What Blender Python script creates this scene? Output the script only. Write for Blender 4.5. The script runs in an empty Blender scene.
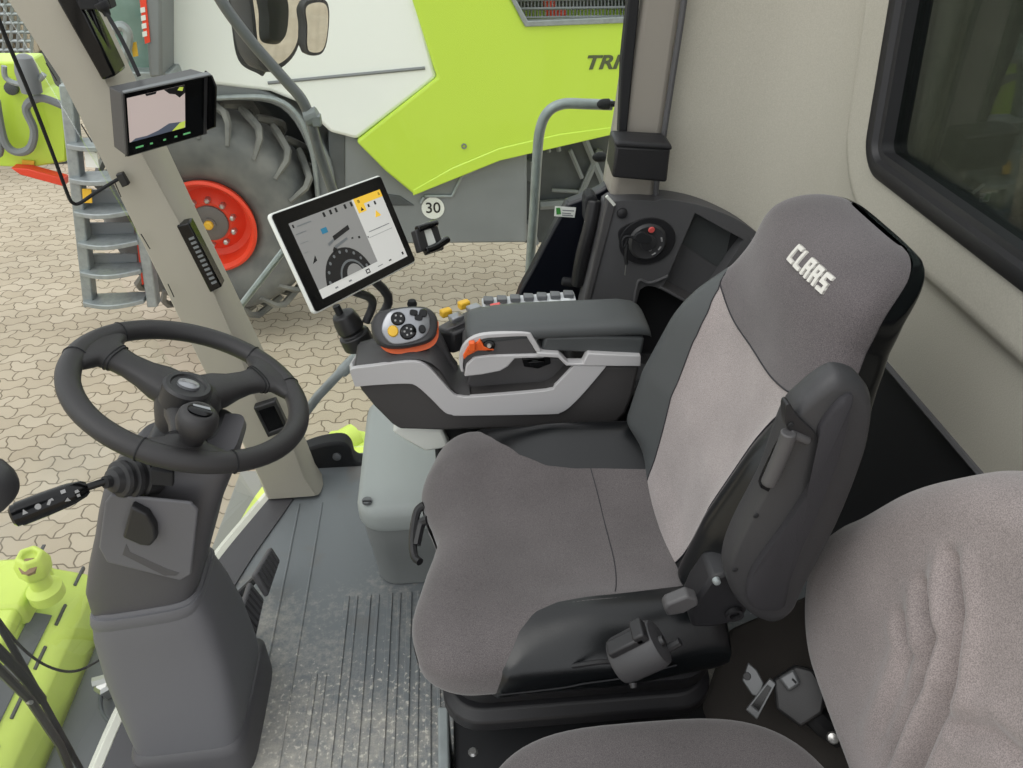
import bpy, bmesh, math, random
from mathutils import Vector, Matrix
random.seed(4)
PI = math.pi
sc = bpy.context.scene
COL = sc.collection
V = Vector

# ------------------------------------------------------------------ camera
FPX, PHI, PSI = 768.0, math.radians(35.56), math.radians(4.78)
CAM = V((0, 0, 1.45))
RT = V((math.cos(PSI), -math.sin(PSI), 0))
FW = V((math.sin(PSI)*math.cos(PHI), math.cos(PSI)*math.cos(PHI), -math.sin(PHI)))
UP = V((math.sin(PSI)*math.sin(PHI), math.cos(PSI)*math.sin(PHI), math.cos(PHI)))
cd = bpy.data.cameras.new('camera'); cam = bpy.data.objects.new('camera', cd); COL.objects.link(cam)
cd.sensor_width = 36; cd.lens = FPX*36/1023; cd.clip_start = .02; cd.clip_end = 200
cam.matrix_world = Matrix(((RT.x, UP.x, -FW.x, CAM.x), (RT.y, UP.y, -FW.y, CAM.y), (RT.z, UP.z, -FW.z, CAM.z), (0, 0, 0, 1)))
sc.camera = cam

def ray(x, y): return FW + RT*((x-511.5)/FPX) + UP*((384-y)/FPX)
def AY(x, y, Y): d = ray(x, y); return CAM + d*((Y-CAM.y)/d.y)      # points measured on the planes they stand in
def AZ(x, y, Z): d = ray(x, y); return CAM + d*((Z-CAM.z)/d.z)
def AX(x, y, X): d = ray(x, y); return CAM + d*((X-CAM.x)/d.x)
def AP(x, y, p, n): d = ray(x, y); n = V(n); return CAM + d*((V(p)-CAM).dot(n)/d.dot(n))

# ------------------------------------------------------------------ materials
def lin(c):
    return tuple(((x/255)/12.92 if x/255 <= .04045 else ((x/255+.055)/1.055)**2.4) for x in c)
class NT:
    def __init__(s, name):
        s.m = bpy.data.materials.new(name); s.m.use_nodes = True
        s.t = s.m.node_tree; s.n = s.t.nodes; s.b = s.n['Principled BSDF']; s.out = s.n['Material Output']
    def node(s, kind, **kw):
        n = s.n.new(kind)
        for k, v in kw.items():
            if k in n.inputs: n.inputs[k].default_value = v
            else: setattr(n, k, v)
        return n
    def link(s, a, b): s.t.links.new(a, b)
def mat(name, rgb, rough=.5, metal=0, spec=.5, noise=0, nscale=40, bump=0, bscale=200, coat=0, emit=0, lo=None, detail=4):
    k = NT(name); b = k.b
    c = lin(rgb)
    b.inputs['Base Color'].default_value = (*c, 1); b.inputs['Roughness'].default_value = rough
    b.inputs['Metallic'].default_value = metal; b.inputs['Specular IOR Level'].default_value = spec
    b.inputs['Coat Weight'].default_value = coat
    if emit:
        b.inputs['Emission Color'].default_value = (*c, 1); b.inputs['Emission Strength'].default_value = emit
    g = k.node('ShaderNodeNewGeometry')
    if noise or lo:
        t = k.node('ShaderNodeTexNoise', Scale=nscale, Detail=detail); k.link(g.outputs['Position'], t.inputs['Vector'])
        r = k.node('ShaderNodeMix', data_type='RGBA')
        l2 = lin(lo) if lo else tuple(x*(1-noise) for x in c)
        h2 = c if lo else tuple(min(1, x*(1+noise)) for x in c)
        r.inputs[6].default_value = (*l2, 1); r.inputs[7].default_value = (*h2, 1)
        mr = k.node('ShaderNodeMapRange'); mr.inputs[1].default_value = .3; mr.inputs[2].default_value = .7
        k.link(t.outputs[0], mr.inputs[0]); k.link(mr.outputs[0], r.inputs[0]); k.link(r.outputs[2], b.inputs['Base Color'])
    if bump:
        t2 = k.node('ShaderNodeTexNoise', Scale=bscale, Detail=3); k.link(g.outputs['Position'], t2.inputs['Vector'])
        bp = k.node('ShaderNodeBump', Strength=bump, Distance=.002); k.link(t2.outputs[0], bp.inputs['Height']); k.link(bp.outputs[0], b.inputs['Normal'])
    return k.m
def glassmat(name, tint, gl=.06, rough=.0):
    k = NT(name); k.n.remove(k.b)
    tr = k.node('ShaderNodeBsdfTransparent'); tr.inputs[0].default_value = (*tint, 1)
    gb = k.node('ShaderNodeBsdfGlossy', Roughness=rough); gb.inputs[0].default_value = (1, 1, 1, 1)
    fr = k.node('ShaderNodeFresnel', IOR=1.45); mx = k.node('ShaderNodeMixShader')
    ml = k.node('ShaderNodeMath', operation='MULTIPLY'); ml.inputs[1].default_value = gl/.04; ml.use_clamp = True
    k.link(fr.outputs[0], ml.inputs[0]); k.link(ml.outputs[0], mx.inputs[0]); k.link(tr.outputs[0], mx.inputs[1]); k.link(gb.outputs[0], mx.inputs[2]); k.link(mx.outputs[0], k.out.inputs[0])
    return k.m

def fabric(name, hi, lo, scale=900, bump=.35):
    k = NT(name); b = k.b; g = k.node('ShaderNodeNewGeometry')
    t = k.node('ShaderNodeTexNoise', Scale=scale, Detail=2); k.link(g.outputs['Position'], t.inputs['Vector'])
    t2 = k.node('ShaderNodeTexNoise', Scale=9, Detail=3); k.link(g.outputs['Position'], t2.inputs['Vector'])
    mr = k.node('ShaderNodeMapRange'); mr.inputs[1].default_value = .35; mr.inputs[2].default_value = .65
    k.link(t.outputs[0], mr.inputs[0])
    r = k.node('ShaderNodeMix', data_type='RGBA'); r.inputs[6].default_value = (*lin(lo), 1); r.inputs[7].default_value = (*lin(hi), 1)
    k.link(mr.outputs[0], r.inputs[0])
    m2 = k.node('ShaderNodeMix', data_type='RGBA', blend_type='MULTIPLY'); m2.inputs[0].default_value = 1
    mr2 = k.node('ShaderNodeMapRange'); mr2.inputs[1].default_value = .3; mr2.inputs[2].default_value = .7; mr2.inputs[3].default_value = .86; mr2.inputs[4].default_value = 1.06
    k.link(t2.outputs[0], mr2.inputs[0]); k.link(r.outputs[2], m2.inputs[6]); k.link(mr2.outputs[0], m2.inputs[7]); k.link(m2.outputs[2], b.inputs['Base Color'])
    b.inputs['Roughness'].default_value = .95; b.inputs['Specular IOR Level'].default_value = .1
    b.inputs['Sheen Weight'].default_value = .35; b.inputs['Sheen Roughness'].default_value = .5
    bp = k.node('ShaderNodeBump', Strength=bump, Distance=.0008); k.link(t.outputs[0], bp.inputs['Height']); k.link(bp.outputs[0], b.inputs['Normal'])
    return k.m

MT = {}
MT['black'] = mat('black_plastic', (34, 34, 36), .45, bump=.1, bscale=600)
MT['gloss'] = mat('glossy_black', (9, 10, 12), .16, spec=.35)
MT['blackmat'] = mat('matt_black', (24, 25, 28), .75)
MT['navy'] = mat('door_black', (10, 13, 22), .35)
MT['rim'] = mat('wheel_leather', (44, 43, 44), .5, bump=.25, bscale=900)
MT['column'] = mat('column_plastic', (98, 98, 102), .55, bump=.15, bscale=700)
MT['columnd'] = mat('column_dark_plastic', (76, 75, 78), .5, bump=.15, bscale=700)
MT['cgrey'] = mat('console_grey', (78, 77, 78), .5, bump=.12, bscale=700)
MT['cdark'] = mat('console_dark', (66, 64, 64), .6, bump=.2, bscale=700)
MT['pad'] = mat('armrest_vinyl', (72, 75, 76), .5, bump=.2, bscale=500)
MT['silver'] = mat('silver_paint', (188, 187, 188), .38)
MT['silverd'] = mat('silver_button', (150, 152, 156), .3, metal=.6)
MT['leather'] = mat('black_leather', (15, 17, 19), .29, spec=.5, bump=.10, bscale=500)
MT['shell'] = mat('seat_shell', (32, 32, 35), .5, bump=.15, bscale=500)
MT['shellpad'] = mat('armrest_cloth', (46, 45, 49), .8, bump=.3, bscale=700)
MT['shelll'] = mat('armrest_plastic', (56, 56, 58), .5, bump=.15, bscale=500)
MT['fab'] = fabric('seat_fabric', (106, 101, 101), (78, 74, 75))
MT['fab_lit'] = fabric('seat_fabric_lit', (170, 161, 159), (130, 123, 122))  # seat cloth with the light falling on the backrest put into its colour
MT['fabh'] = fabric('headrest_fabric', (106, 100, 101), (76, 72, 74))
MT['fabi'] = fabric('guest_seat_fabric', (160, 150, 148), (124, 116, 115), 700)
MT['logo'] = mat('logo_thread', (205, 203, 196), .7)
MT['liner'] = None
MT['pillar'] = mat('pillar_trim', (172, 167, 154), .6, bump=.2, bscale=500)
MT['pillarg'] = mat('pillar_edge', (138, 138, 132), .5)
MT['bpillar'] = mat('rear_pillar_trim', (150, 145, 136), .6, bump=.2, bscale=500)
MT['sidep'] = mat('side_panel', (84, 84, 86), .6, bump=.2, bscale=500)
MT['box'] = mat('storage_grey', (158, 164, 162), .5, bump=.15, bscale=500)
MT['boxd'] = mat('storage_body', (128, 131, 130), .55, bump=.15, bscale=500)
MT['green'] = mat('lime_green_paint', (194, 224, 74), .35, coat=.2)
MT['greens'] = mat('lime_green_frame', (212, 232, 108), .45, noise=.05, nscale=6)
MT['white'] = mat('white_paint', (240, 244, 240), .3, coat=.2)
MT['cream'] = mat('cream_seal', (222, 222, 210), .5)
MT['mgrey'] = mat('machine_grey', (122, 126, 128), .5, noise=.08, nscale=3)
MT['mdark'] = mat('machine_dark', (74, 78, 80), .6, noise=.2, nscale=5)
MT['mplate'] = mat('feeder_plate', (92, 94, 98), .5, noise=.1, nscale=4)
MT['galv'] = mat('galvanised', (150, 157, 158), .4, metal=.4, noise=.12, nscale=30)
MT['tubed'] = mat('dark_tube', (104, 106, 108), .4, metal=.3)
MT['red'] = mat('red_rim', (232, 66, 36), .45)
MT['rubber'] = mat('tyre_rubber', (116, 116, 113), .8, lo=(82, 84, 85), nscale=5, bump=.2, bscale=60)
MT['lug'] = mat('tyre_lug', (134, 133, 127), .85, lo=(92, 93, 92), nscale=6)
MT['orange'] = mat('orange_plastic', (226, 96, 36), .45)
MT['yellow'] = mat('yellow_plastic', (226, 180, 50), .45)
MT['label'] = mat('white_label', (225, 228, 222), .5)
MT['lgreen'] = mat('label_green', (60, 140, 60), .5)
MT['redb'] = mat('red_dot', (222, 90, 86), .4)
MT['steel'] = mat('steel', (190, 190, 188), .3, metal=.8)
MT['mirror'] = mat('mirror_glass', (225, 225, 220), .03, metal=1)
MT['keypad'] = mat('keypad_grey', (200, 204, 206), .5)
MT['dtext'] = mat('dark_lettering', (84, 92, 62), .5)
MT['rimhub'] = mat('wheel_hub_grey', (104, 100, 98), .5)
MT['sgrey'] = mat('screen_grey', (140, 140, 138), .2, emit=.25)
MT['swhite'] = mat('screen_white', (200, 200, 196), .2, emit=.33)
MT['syel'] = mat('screen_yellow', (226, 184, 60), .2, emit=.4)
MT['sdark'] = mat('screen_dark', (40, 40, 42), .2)
MT['steal'] = mat('screen_teal', (50, 120, 150), .2, emit=.25)
MT['cpink'] = mat('camera_view_ground', (190, 176, 172), .25, emit=.45)
MT['cblue'] = mat('camera_view_shadow', (88, 96, 112), .25, emit=.3)
MT['cgreen'] = mat('camera_view_green', (196, 214, 90), .25, emit=.4)
MT['led'] = mat('lit_key', (110, 190, 125), .3, emit=.25)
MT['frost'] = mat('icon_white', (150, 150, 150), .5)
MT['glass'] = glassmat('clear_glass', (.95, .97, .95), .008)
MT['tint'] = glassmat('tinted_glass', (.30, .34, .32), .03)
MT['cabglass'] = mat('machine_glass', (132, 158, 150), .1, lo=(104, 130, 120), nscale=5)

def liner():
    k = NT('wall_liner'); b = k.b; g = k.node('ShaderNodeNewGeometry')
    t = k.node('ShaderNodeTexNoise', Scale=420, Detail=2); k.link(g.outputs['Position'], t.inputs['Vector'])
    r = k.node('ShaderNodeMix', data_type='RGBA'); r.inputs[6].default_value = (*lin((168, 165, 153)), 1); r.inputs[7].default_value = (*lin((196, 193, 181)), 1)
    k.link(t.outputs[0], r.inputs[0]); k.link(r.outputs[2], b.inputs['Base Color']); b.inputs['Roughness'].default_value = .95; b.inputs['Specular IOR Level'].default_value = .15
    bp = k.node('ShaderNodeBump', Strength=.4, Distance=.001); k.link(t.outputs[0], bp.inputs['Height']); k.link(bp.outputs[0], b.inputs['Normal'])
    return k.m
MT['liner'] = liner()

def pavers():
    k = NT('interlocking_pavers'); b = k.b; g = k.node('ShaderNodeNewGeometry')
    sp = k.node('ShaderNodeSeparateXYZ'); k.link(g.outputs['Position'], sp.inputs[0])
    def tri(src, period, amp):
        d = k.node('ShaderNodeMath', operation='PINGPONG'); d.inputs[1].default_value = period/2; k.link(src, d.inputs[0])
        c = k.node('ShaderNodeMapRange', interpolation_type='SMOOTHSTEP'); c.inputs[1].default_value = period*.12; c.inputs[2].default_value = period*.38; c.inputs[3].default_value = -amp; c.inputs[4].default_value = amp
        k.link(d.outputs[0], c.inputs[0]); return c.outputs[0]
    L, H = .195, .0975
    ax = k.node('ShaderNodeMath', operation='ADD'); k.link(sp.outputs[0], ax.inputs[0]); k.link(tri(sp.outputs[1], H*2, .014), ax.inputs[1])
    ay = k.node('ShaderNodeMath', operation='ADD'); k.link(sp.outputs[1], ay.inputs[0]); k.link(tri(sp.outputs[0], L/1, .016), ay.inputs[1])
    cb = k.node('ShaderNodeCombineXYZ'); k.link(ax.outputs[0], cb.inputs[0]); k.link(ay.outputs[0], cb.inputs[1])
    br = k.node('ShaderNodeTexBrick', offset=.5, squash=1); br.inputs['Scale'].default_value = 1
    br.inputs['Brick Width'].default_value = L; br.inputs['Row Height'].default_value = H*1.25; br.inputs['Mortar Size'].default_value = .006; br.inputs['Mortar Smooth'].default_value = .4
    br.inputs['Color1'].default_value = (*lin((199, 186, 166)), 1); br.inputs['Color2'].default_value = (*lin((185, 171, 150)), 1); br.inputs['Mortar'].default_value = (*lin((128, 116, 98)), 1)
    k.link(cb.outputs[0], br.inputs['Vector'])
    t = k.node('ShaderNodeTexNoise', Scale=1.1, Detail=6); k.link(g.outputs['Position'], t.inputs['Vector'])
    mr = k.node('ShaderNodeMapRange'); mr.inputs[1].default_value = .3; mr.inputs[2].default_value = .75; mr.inputs[3].default_value = .84; mr.inputs[4].default_value = 1.06
    k.link(t.outputs[0], mr.inputs[0])
    m2 = k.node('ShaderNodeMix', data_type='RGBA', blend_type='MULTIPLY'); m2.inputs[0].default_value = 1
    k.link(br.outputs['Color'], m2.inputs[6]); k.link(mr.outputs[0], m2.inputs[7]); k.link(m2.outputs[2], b.inputs['Base Color'])
    b.inputs['Roughness'].default_value = .9
    bp = k.node('ShaderNodeBump', Strength=.5, Distance=.01, invert=True); k.link(br.outputs['Fac'], bp.inputs['Height']); k.link(bp.outputs[0], b.inputs['Normal'])
    return k.m
def matfloor():
    k = NT('rubber_floor'); b = k.b; g = k.node('ShaderNodeNewGeometry')
    t = k.node('ShaderNodeTexNoise', Scale=55, Detail=10, Roughness=.8); k.link(g.outputs['Position'], t.inputs['Vector'])
    t2 = k.node('ShaderNodeTexNoise', Scale=3.2, Detail=3); k.link(g.outputs['Position'], t2.inputs['Vector'])
    ad = k.node('ShaderNodeMath', operation='ADD'); k.link(t.outputs[0], ad.inputs[0]); k.link(t2.outputs[0], ad.inputs[1])
    # scuffed dusty patches are thickest on the ribbed near half where the boots go
    sp = k.node('ShaderNodeSeparateXYZ'); k.link(g.outputs['Position'], sp.inputs[0])
    mg = k.node('ShaderNodeMapRange'); mg.inputs[1].default_value = 1.45; mg.inputs[2].default_value = .95; mg.inputs[3].default_value = -.22; mg.inputs[4].default_value = .1
    k.link(sp.outputs[1], mg.inputs[0]); a2 = k.node('ShaderNodeMath', operation='ADD'); k.link(ad.outputs[0], a2.inputs[0]); k.link(mg.outputs[0], a2.inputs[1])
    mr = k.node('ShaderNodeMapRange'); mr.inputs[1].default_value = .98; mr.inputs[2].default_value = 1.36
    k.link(a2.outputs[0], mr.inputs[0])
    r = k.node('ShaderNodeMix', data_type='RGBA'); r.inputs[6].default_value = (*lin((114, 119, 122)), 1); r.inputs[7].default_value = (*lin((178, 173, 163)), 1)
    k.link(mr.outputs[0], r.inputs[0])
    t3 = k.node('ShaderNodeTexNoise', Scale=5, Detail=5); k.link(g.outputs['Position'], t3.inputs['Vector'])
    m3 = k.node('ShaderNodeMapRange'); m3.inputs[1].default_value = .58; m3.inputs[2].default_value = .75; m3.inputs[4].default_value = .5; k.link(t3.outputs[0], m3.inputs[0])
    r2 = k.node('ShaderNodeMix', data_type='RGBA'); r2.inputs[7].default_value = (*lin((118, 98, 78)), 1); k.link(m3.outputs[0], r2.inputs[0]); k.link(r.outputs[2], r2.inputs[6])
    t4 = k.node('ShaderNodeTexNoise', Scale=110, Detail=3); k.link(g.outputs['Position'], t4.inputs['Vector'])
    a4 = k.node('ShaderNodeMath', operation='ADD'); k.link(t4.outputs[0], a4.inputs[0]); k.link(mg.outputs[0], a4.inputs[1])
    m4 = k.node('ShaderNodeMapRange'); m4.inputs[1].default_value = .69; m4.inputs[2].default_value = .76; m4.inputs[4].default_value = .75; k.link(a4.outputs[0], m4.inputs[0])
    r3 = k.node('ShaderNodeMix', data_type='RGBA'); r3.inputs[7].default_value = (*lin((206, 202, 192)), 1); k.link(m4.outputs[0], r3.inputs[0]); k.link(r2.outputs[2], r3.inputs[6])
    k.link(r3.outputs[2], b.inputs['Base Color']); b.inputs['Roughness'].default_value = .42
    bp = k.node('ShaderNodeBump', Strength=.25, Distance=.003); k.link(t.outputs[0], bp.inputs['Height']); k.link(bp.outputs[0], b.inputs['Normal'])
    return k.m
MT['pavers'] = pavers(); MT['mat'] = matfloor()

# ------------------------------------------------------------------ mesh helpers
class M:
    def __init__(s): s.v = []; s.f = []; s.mi = []; s.k = 0
    def add(s, vs, fs):
        b = len(s.v); s.v += [V(x) for x in vs]; s.f += [tuple(b+i for i in f) for f in fs]; s.mi += [s.k]*len(fs); return s
    def use(s, k): s.k = k; return s
    def box(s, c, size, R=None):
        c = V(c); hx, hy, hz = [x/2 for x in size]
        vs = [V((x, y, z)) for x in (-hx, hx) for y in (-hy, hy) for z in (-hz, hz)]
        if R is not None: vs = [R @ p for p in vs]
        return s.add([c+p for p in vs], [(0, 1, 3, 2), (4, 6, 7, 5), (0, 4, 5, 1), (2, 3, 7, 6), (0, 2, 6, 4), (1, 5, 7, 3)])
    def prism(s, poly, vec):
        n = len(poly); vec = V(vec); a = [V(p) for p in poly]
        return s.add(a+[p+vec for p in a], [tuple(range(n)), tuple(range(2*n-1, n-1, -1))]+[(i, n+i, n+(i+1) % n, (i+1) % n) for i in range(n)])
    def loft(s, rings, caps=True, closed=True):
        n = len(rings[0]); vs = [p for r in rings for p in r]; fs = []
        for i in range(len(rings)-1):
            for j in range(n if closed else n-1):
                fs.append((i*n+j, i*n+(j+1) % n, (i+1)*n+(j+1) % n, (i+1)*n+j))
        if caps: fs += [tuple(range(n-1, -1, -1)), tuple(range((len(rings)-1)*n, len(rings)*n))]
        return s.add(vs, fs)
    def grid(s, fn, us, vs):
        return s.loft([[fn(u, v) for v in vs] for u in us], caps=False, closed=False)
    def tube(s, pts, r, n=10, caps=True):
        pts = [V(p) for p in pts]; rs = r if isinstance(r, (list, tuple)) else [r]*len(pts); rings = []; nrm = None
        for i, p in enumerate(pts):
            t = (pts[min(i+1, len(pts)-1)]-pts[max(i-1, 0)]).normalized()
            if nrm is None: nrm = t.cross(V((0, 0, 1)) if abs(t.z) < .9 else V((1, 0, 0))).normalized()
            else: nrm = (nrm-t*nrm.dot(t)).normalized()
            bn = t.cross(nrm)
            rings.append([p+(nrm*math.cos(2*PI*j/n)+bn*math.sin(2*PI*j/n))*rs[i] for j in range(n)])
        return s.loft(rings, caps)
    def lathe(s, c, axis, prof, n=24, caps=True):
        c = V(c); a = V(axis).normalized(); x = a.cross(V((0, 0, 1)) if abs(a.z) < .9 else V((1, 0, 0))).normalized(); y = a.cross(x)
        return s.loft([[c+a*h+(x*math.cos(2*PI*j/n)+y*math.sin(2*PI*j/n))*r for j in range(n)] for r, h in prof], caps)
    def holed(s, outer, holes, vec, rim=True):
        bm = bmesh.new(); loops = []
        for L in [outer]+list(holes):
            vs = [bm.verts.new(p) for p in L]; loops.append(vs)
            for i in range(len(vs)): bm.edges.new((vs[i], vs[(i+1) % len(vs)]))
        bmesh.ops.triangle_fill(bm, use_beauty=True, edges=bm.edges[:])
        bm.verts.index_update(); vs = [v.co.copy() for v in bm.verts]; fs = [tuple(v.index for v in f.verts) for f in bm.faces]
        n = len(vs); vec = V(vec); fs2 = [tuple(n+i for i in reversed(f)) for f in fs]; side = []; o = 0
        for L in loops:
            k = len(L); side += [(o+i, n+o+i, n+o+(i+1) % k, o+(i+1) % k) for i in range(k)]; o += k
        bm.free(); return s.add(vs+[p+vec for p in vs], fs+fs2+(side if rim else []))

WL = {}
def finish(name, me, mats, parent):
    for m in (mats if isinstance(mats, (list, tuple)) else [mats]): me.materials.append(MT[m] if isinstance(m, str) else m)
    c = V((0, 0, 0))
    for v in me.vertices: c += v.co
    c /= max(1, len(me.vertices))
    me.transform(Matrix.Translation(-c))
    o = bpy.data.objects.new(name, me); COL.objects.link(o)
    pw = V((0, 0, 0))
    if parent is not None: o.parent = parent; pw = WL[parent.name]
    o.location = c-pw; WL[o.name] = c
    return o
def part(name, m, mats, parent=None, bevel=0, seg=2, sub=0, ang=38, label=None, fix=True):
    me = bpy.data.meshes.new(name); me.from_pydata([tuple(p) for p in m.v], [], m.f)
    for p, k in zip(me.polygons, m.mi): p.material_index = k
    bm = bmesh.new(); bm.from_mesh(me); bmesh.ops.remove_doubles(bm, verts=bm.verts[:], dist=1e-6)
    if fix: bmesh.ops.recalc_face_normals(bm, faces=bm.faces[:])
    bm.to_mesh(me); bm.free()
    me.shade_smooth(); me.set_sharp_from_angle(angle=math.radians(ang))
    o = finish(name, me, mats, parent)
    if bevel:
        b = o.modifiers.new('bevel', 'BEVEL'); b.width = bevel; b.segments = seg; b.limit_method = 'ANGLE'; b.angle_limit = math.radians(32)
    if sub:
        d = o.modifiers.new('sub', 'SUBSURF'); d.levels = sub; d.render_levels = sub
    if label: o['label'] = label
    return o
def thing(name, label, cat, loc, group=None):
    o = bpy.data.objects.new(name, None); COL.objects.link(o); o.location = V(loc); o.empty_display_size = .05; WL[o.name] = V(loc)
    o['label'] = label; o['category'] = cat
    if group: o['group'] = group
    return o
def tag(o, label, cat, group=None):
    o['label'] = label; o['category'] = cat
    if group: o['group'] = group
    return o
def struct(o, label=None, cat=None):
    o['kind'] = 'structure'
    if label: o['label'] = label; o['category'] = cat
    return o
def sthing(name, label, cat, loc): return struct(thing(name, label, cat, loc))
def text(m, s, size, O, X, Yv, ext=.0008, bold=0, shear=0, center=True, sx=1):
    cu = bpy.data.curves.new('t', 'FONT'); cu.body = s; cu.size = size; cu.extrude = ext; cu.offset = bold; cu.shear = shear
    if center: cu.align_x = 'CENTER'; cu.align_y = 'CENTER'
    ob = bpy.data.objects.new('t', cu); COL.objects.link(ob)
    me = bpy.data.meshes.new_from_object(ob.evaluated_get(bpy.context.evaluated_depsgraph_get()))
    X = V(X).normalized(); Yv = V(Yv).normalized(); Z = X.cross(Yv)
    m.add([V(O)+X*(v.co.x*sx)+Yv*v.co.y+Z*v.co.z for v in me.vertices], [tuple(p.vertices) for p in me.polygons])
    bpy.data.objects.remove(ob); bpy.data.curves.remove(cu); bpy.data.meshes.remove(me)
def cat(pts, n=6, closed=False):
    P = [V(p) for p in pts]; out = []; N = len(P)
    for i in range(N if closed else N-1):
        if closed: a, b, c, d = P[i-1], P[i], P[(i+1) % N], P[(i+2) % N]
        else: a, b, c, d = P[max(i-1, 0)], P[i], P[i+1], P[min(i+2, N-1)]
        for k in range(n):
            t = k/n; out.append(.5*((2*b)+(c-a)*t+(2*a-5*b+4*c-d)*t*t+(3*b-a-3*c+d)*t**3))
    if not closed: out.append(P[-1])
    return out
def rrect(w, h, r, n=5):
    out = []
    for cx, cy, a0 in ((w/2-r, h/2-r, 0), (-w/2+r, h/2-r, 90), (-w/2+r, -h/2+r, 180), (w/2-r, -h/2+r, 270)):
        for i in range(n+1):
            a = math.radians(a0+90*i/n); out.append((cx+r*math.cos(a), cy+r*math.sin(a)))
    return out
def sp(x, e): return math.copysign(abs(x)**e, x)
def sell(n, e): return [(sp(math.cos(2*PI*i/n), 2/e), sp(math.sin(2*PI*i/n), 2/e)) for i in range(n)]
def lerp(a, b, t): return a+(b-a)*t
def interp(t, keys):
    if t <= keys[0][0]: return keys[0][1]
    for (a, x), (b, y) in zip(keys, keys[1:]):
        if t <= b: return lerp(x, y, (t-a)/(b-a))
    return keys[-1][1]
def sstep(a, b, x):
    t = max(0, min(1, (x-a)/(b-a))); return t*t*(3-2*t)
def lins(a, b, n): return [lerp(a, b, i/(n-1)) for i in range(n)]
def frame(n, up=(0, 0, 1)):
    n = V(n).normalized(); X = V(up).cross(n).normalized(); return X, n.cross(X), n
def RM(X, Y, Z): return Matrix(((X.x, Y.x, Z.x), (X.y, Y.y, Z.y), (X.z, Y.z, Z.z)))
def yp(pts, Y): return [AY(x, y, Y) for x, y in pts]
#SPLIT
# ================================================================== SETTING
G = -1.95
m = M(); m.box((0, 10, G-.05), (140, 140, .1)); struct(part('ground', m, 'pavers'))

# floor of the cab, its front edge follows the curved windscreen
WS = cat([(-.50, 1.60, 0), (-.545, 1.50, 0), (-.625, 1.30, 0), (-.69, 1.05, 0), (-.715, .85, 0), (-.715, .55, 0), (-.67, .2, 0), (-.6, 0, 0)], 5)
fl = sthing('floor', 'grey ribbed rubber floor of the cab with dusty scuffs', 'floor', (0, .8, 0))
m = M(); m.prism([V((.82, -.05, 0)), V((.82, 1.72, 0)), V((-.40, 1.72, 0))]+WS, (0, 0, -.05)); part('floor_mat', m, 'mat', fl, bevel=.004)
m = M()
for i, x in enumerate([-.335, -.285, -.235, -.185, -.14, -.095, -.05, -.005]):
    y1 = 1.20 if x > -.25 else 1.0+.2*(i)
    y1 = min(y1, 1.21)
    m.box((x, (.3+y1)/2, .0015), (.012, y1-.3, .005)); m.box((x+.022, (.3+y1)/2, .001), (.007, y1-.3, .004))
for x in (-.44, -.38): m.box((x, 1.02, .001), (.005, 1.0, .004))
part('mat_ribs', m, 'mat', fl, bevel=.0015)
m = M(); m.tube([p+V((-.012, 0, -.01)) for p in WS], .018, 8)
struct(part('trim_1', m, 'cream'))
m = M(); m.prism([p+V((.004, 0, .001)) for p in WS]+[p+V((.06+.03*math.sin(i*.1), 0, .001)) for i, p in reversed(list(enumerate(WS)))], (0, 0, .004)); struct(part('trim_2', m, 'columnd'))
# windscreen
m = M(); base = [p+V((-.012, .0, .008)) for p in WS[4:]]
m.loft([[p+V((-.30*t-.05*math.sin(t*PI), -.02*t, 1.75*t)) for p in base] for t in lins(0, 1, 9)], caps=False, closed=False)
struct(part('window_2', m, 'glass'))
# front pillar, raked, with its rounded edge
pr = [(-330, -150, -108, -84), (-150, -62, -18, 8), (0, 8, 57, 84), (80, 62, 102, 122), (156, 100, 140, 158), (225, 134, 178, 191), (290, 166, 210, 223), (345, 192, 234, 250), (400, 219, 254, 276), (440, 241, 288, 297), (478, 259, 302, 312), (496, 266, 314, 324)]
fp = sthing('pillar_front', 'light grey raked pillar between windscreen and side door', 'pillar', AY(285, 500, 1.52))
m = M(); rings = []
for y, l, md, r in pr:
    Y = 1.50+.03*sstep(420, 500, y)
    L_, M_, R_ = AY(l, y, Y+.015), AY(md, y, Y), AY(r, y, Y+.045)
    ang = []
    ang += [L_, lerp(L_, M_, .08)+V((0, -.012, 0)), lerp(L_, M_, .5)+V((0, -.007, 0)), M_-V((.004, 0, 0)), M_+V((.004, 0.002, 0))]
    for k in range(1, 7):
        a = k/6*PI/2; ang.append(V((lerp(M_.x, R_.x, math.sin(a)), Y+.05-.05*math.cos(a)+.004, lerp(M_.z, R_.z, .3*math.sin(a)))))
    ang += [R_+V((0, .06, 0)), L_+V((0, .07, 0))]
    rings.append(ang)
m.loft(rings); part('pillar_trim', m, 'pillar', fp, ang=30)
m = M()     # slim label holder set into the rounded edge
Yp = 1.497
m.prism(yp([(176, 226), (189, 223), (222, 287), (210, 293)], Yp), (0, .03, 0)); part('indicator_strip', m, 'gloss', fp, bevel=.003)
m = M()
for i in range(11):
    t = .2+i*.07; a = V((lerp(181, 213, t), lerp(226, 289, t), 0)); m.prism(yp([(a.x+1, a.y), (a.x+6, a.y-2), (a.x+7.2, a.y), (a.x+2.2, a.y+2)], Yp-.002), (0, .003, 0))
part('indicator_mark', m, 'mgrey', fp)
m = M(); m.prism(yp([(55, -2), (75, -8), (116, 76), (102, 81)], 1.47), (0, .06, 0)); m.prism(yp([(78, -6), (86, -9), (117, 72), (113, 75)], 1.49), (0, .02, 0)); part('black_panel', m, 'gloss', fp, bevel=.006)
m = M(); q = yp([(253, 408), (275, 401), (289, 430), (268, 438)], 1.482); m.holed(q, [[lerp(p, (q[0]+q[1]+q[2]+q[3])/4, .28) for p in q]], (0, .02, 0)); o = part('socket_frame', m, 'black', fp, bevel=.003)
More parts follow.
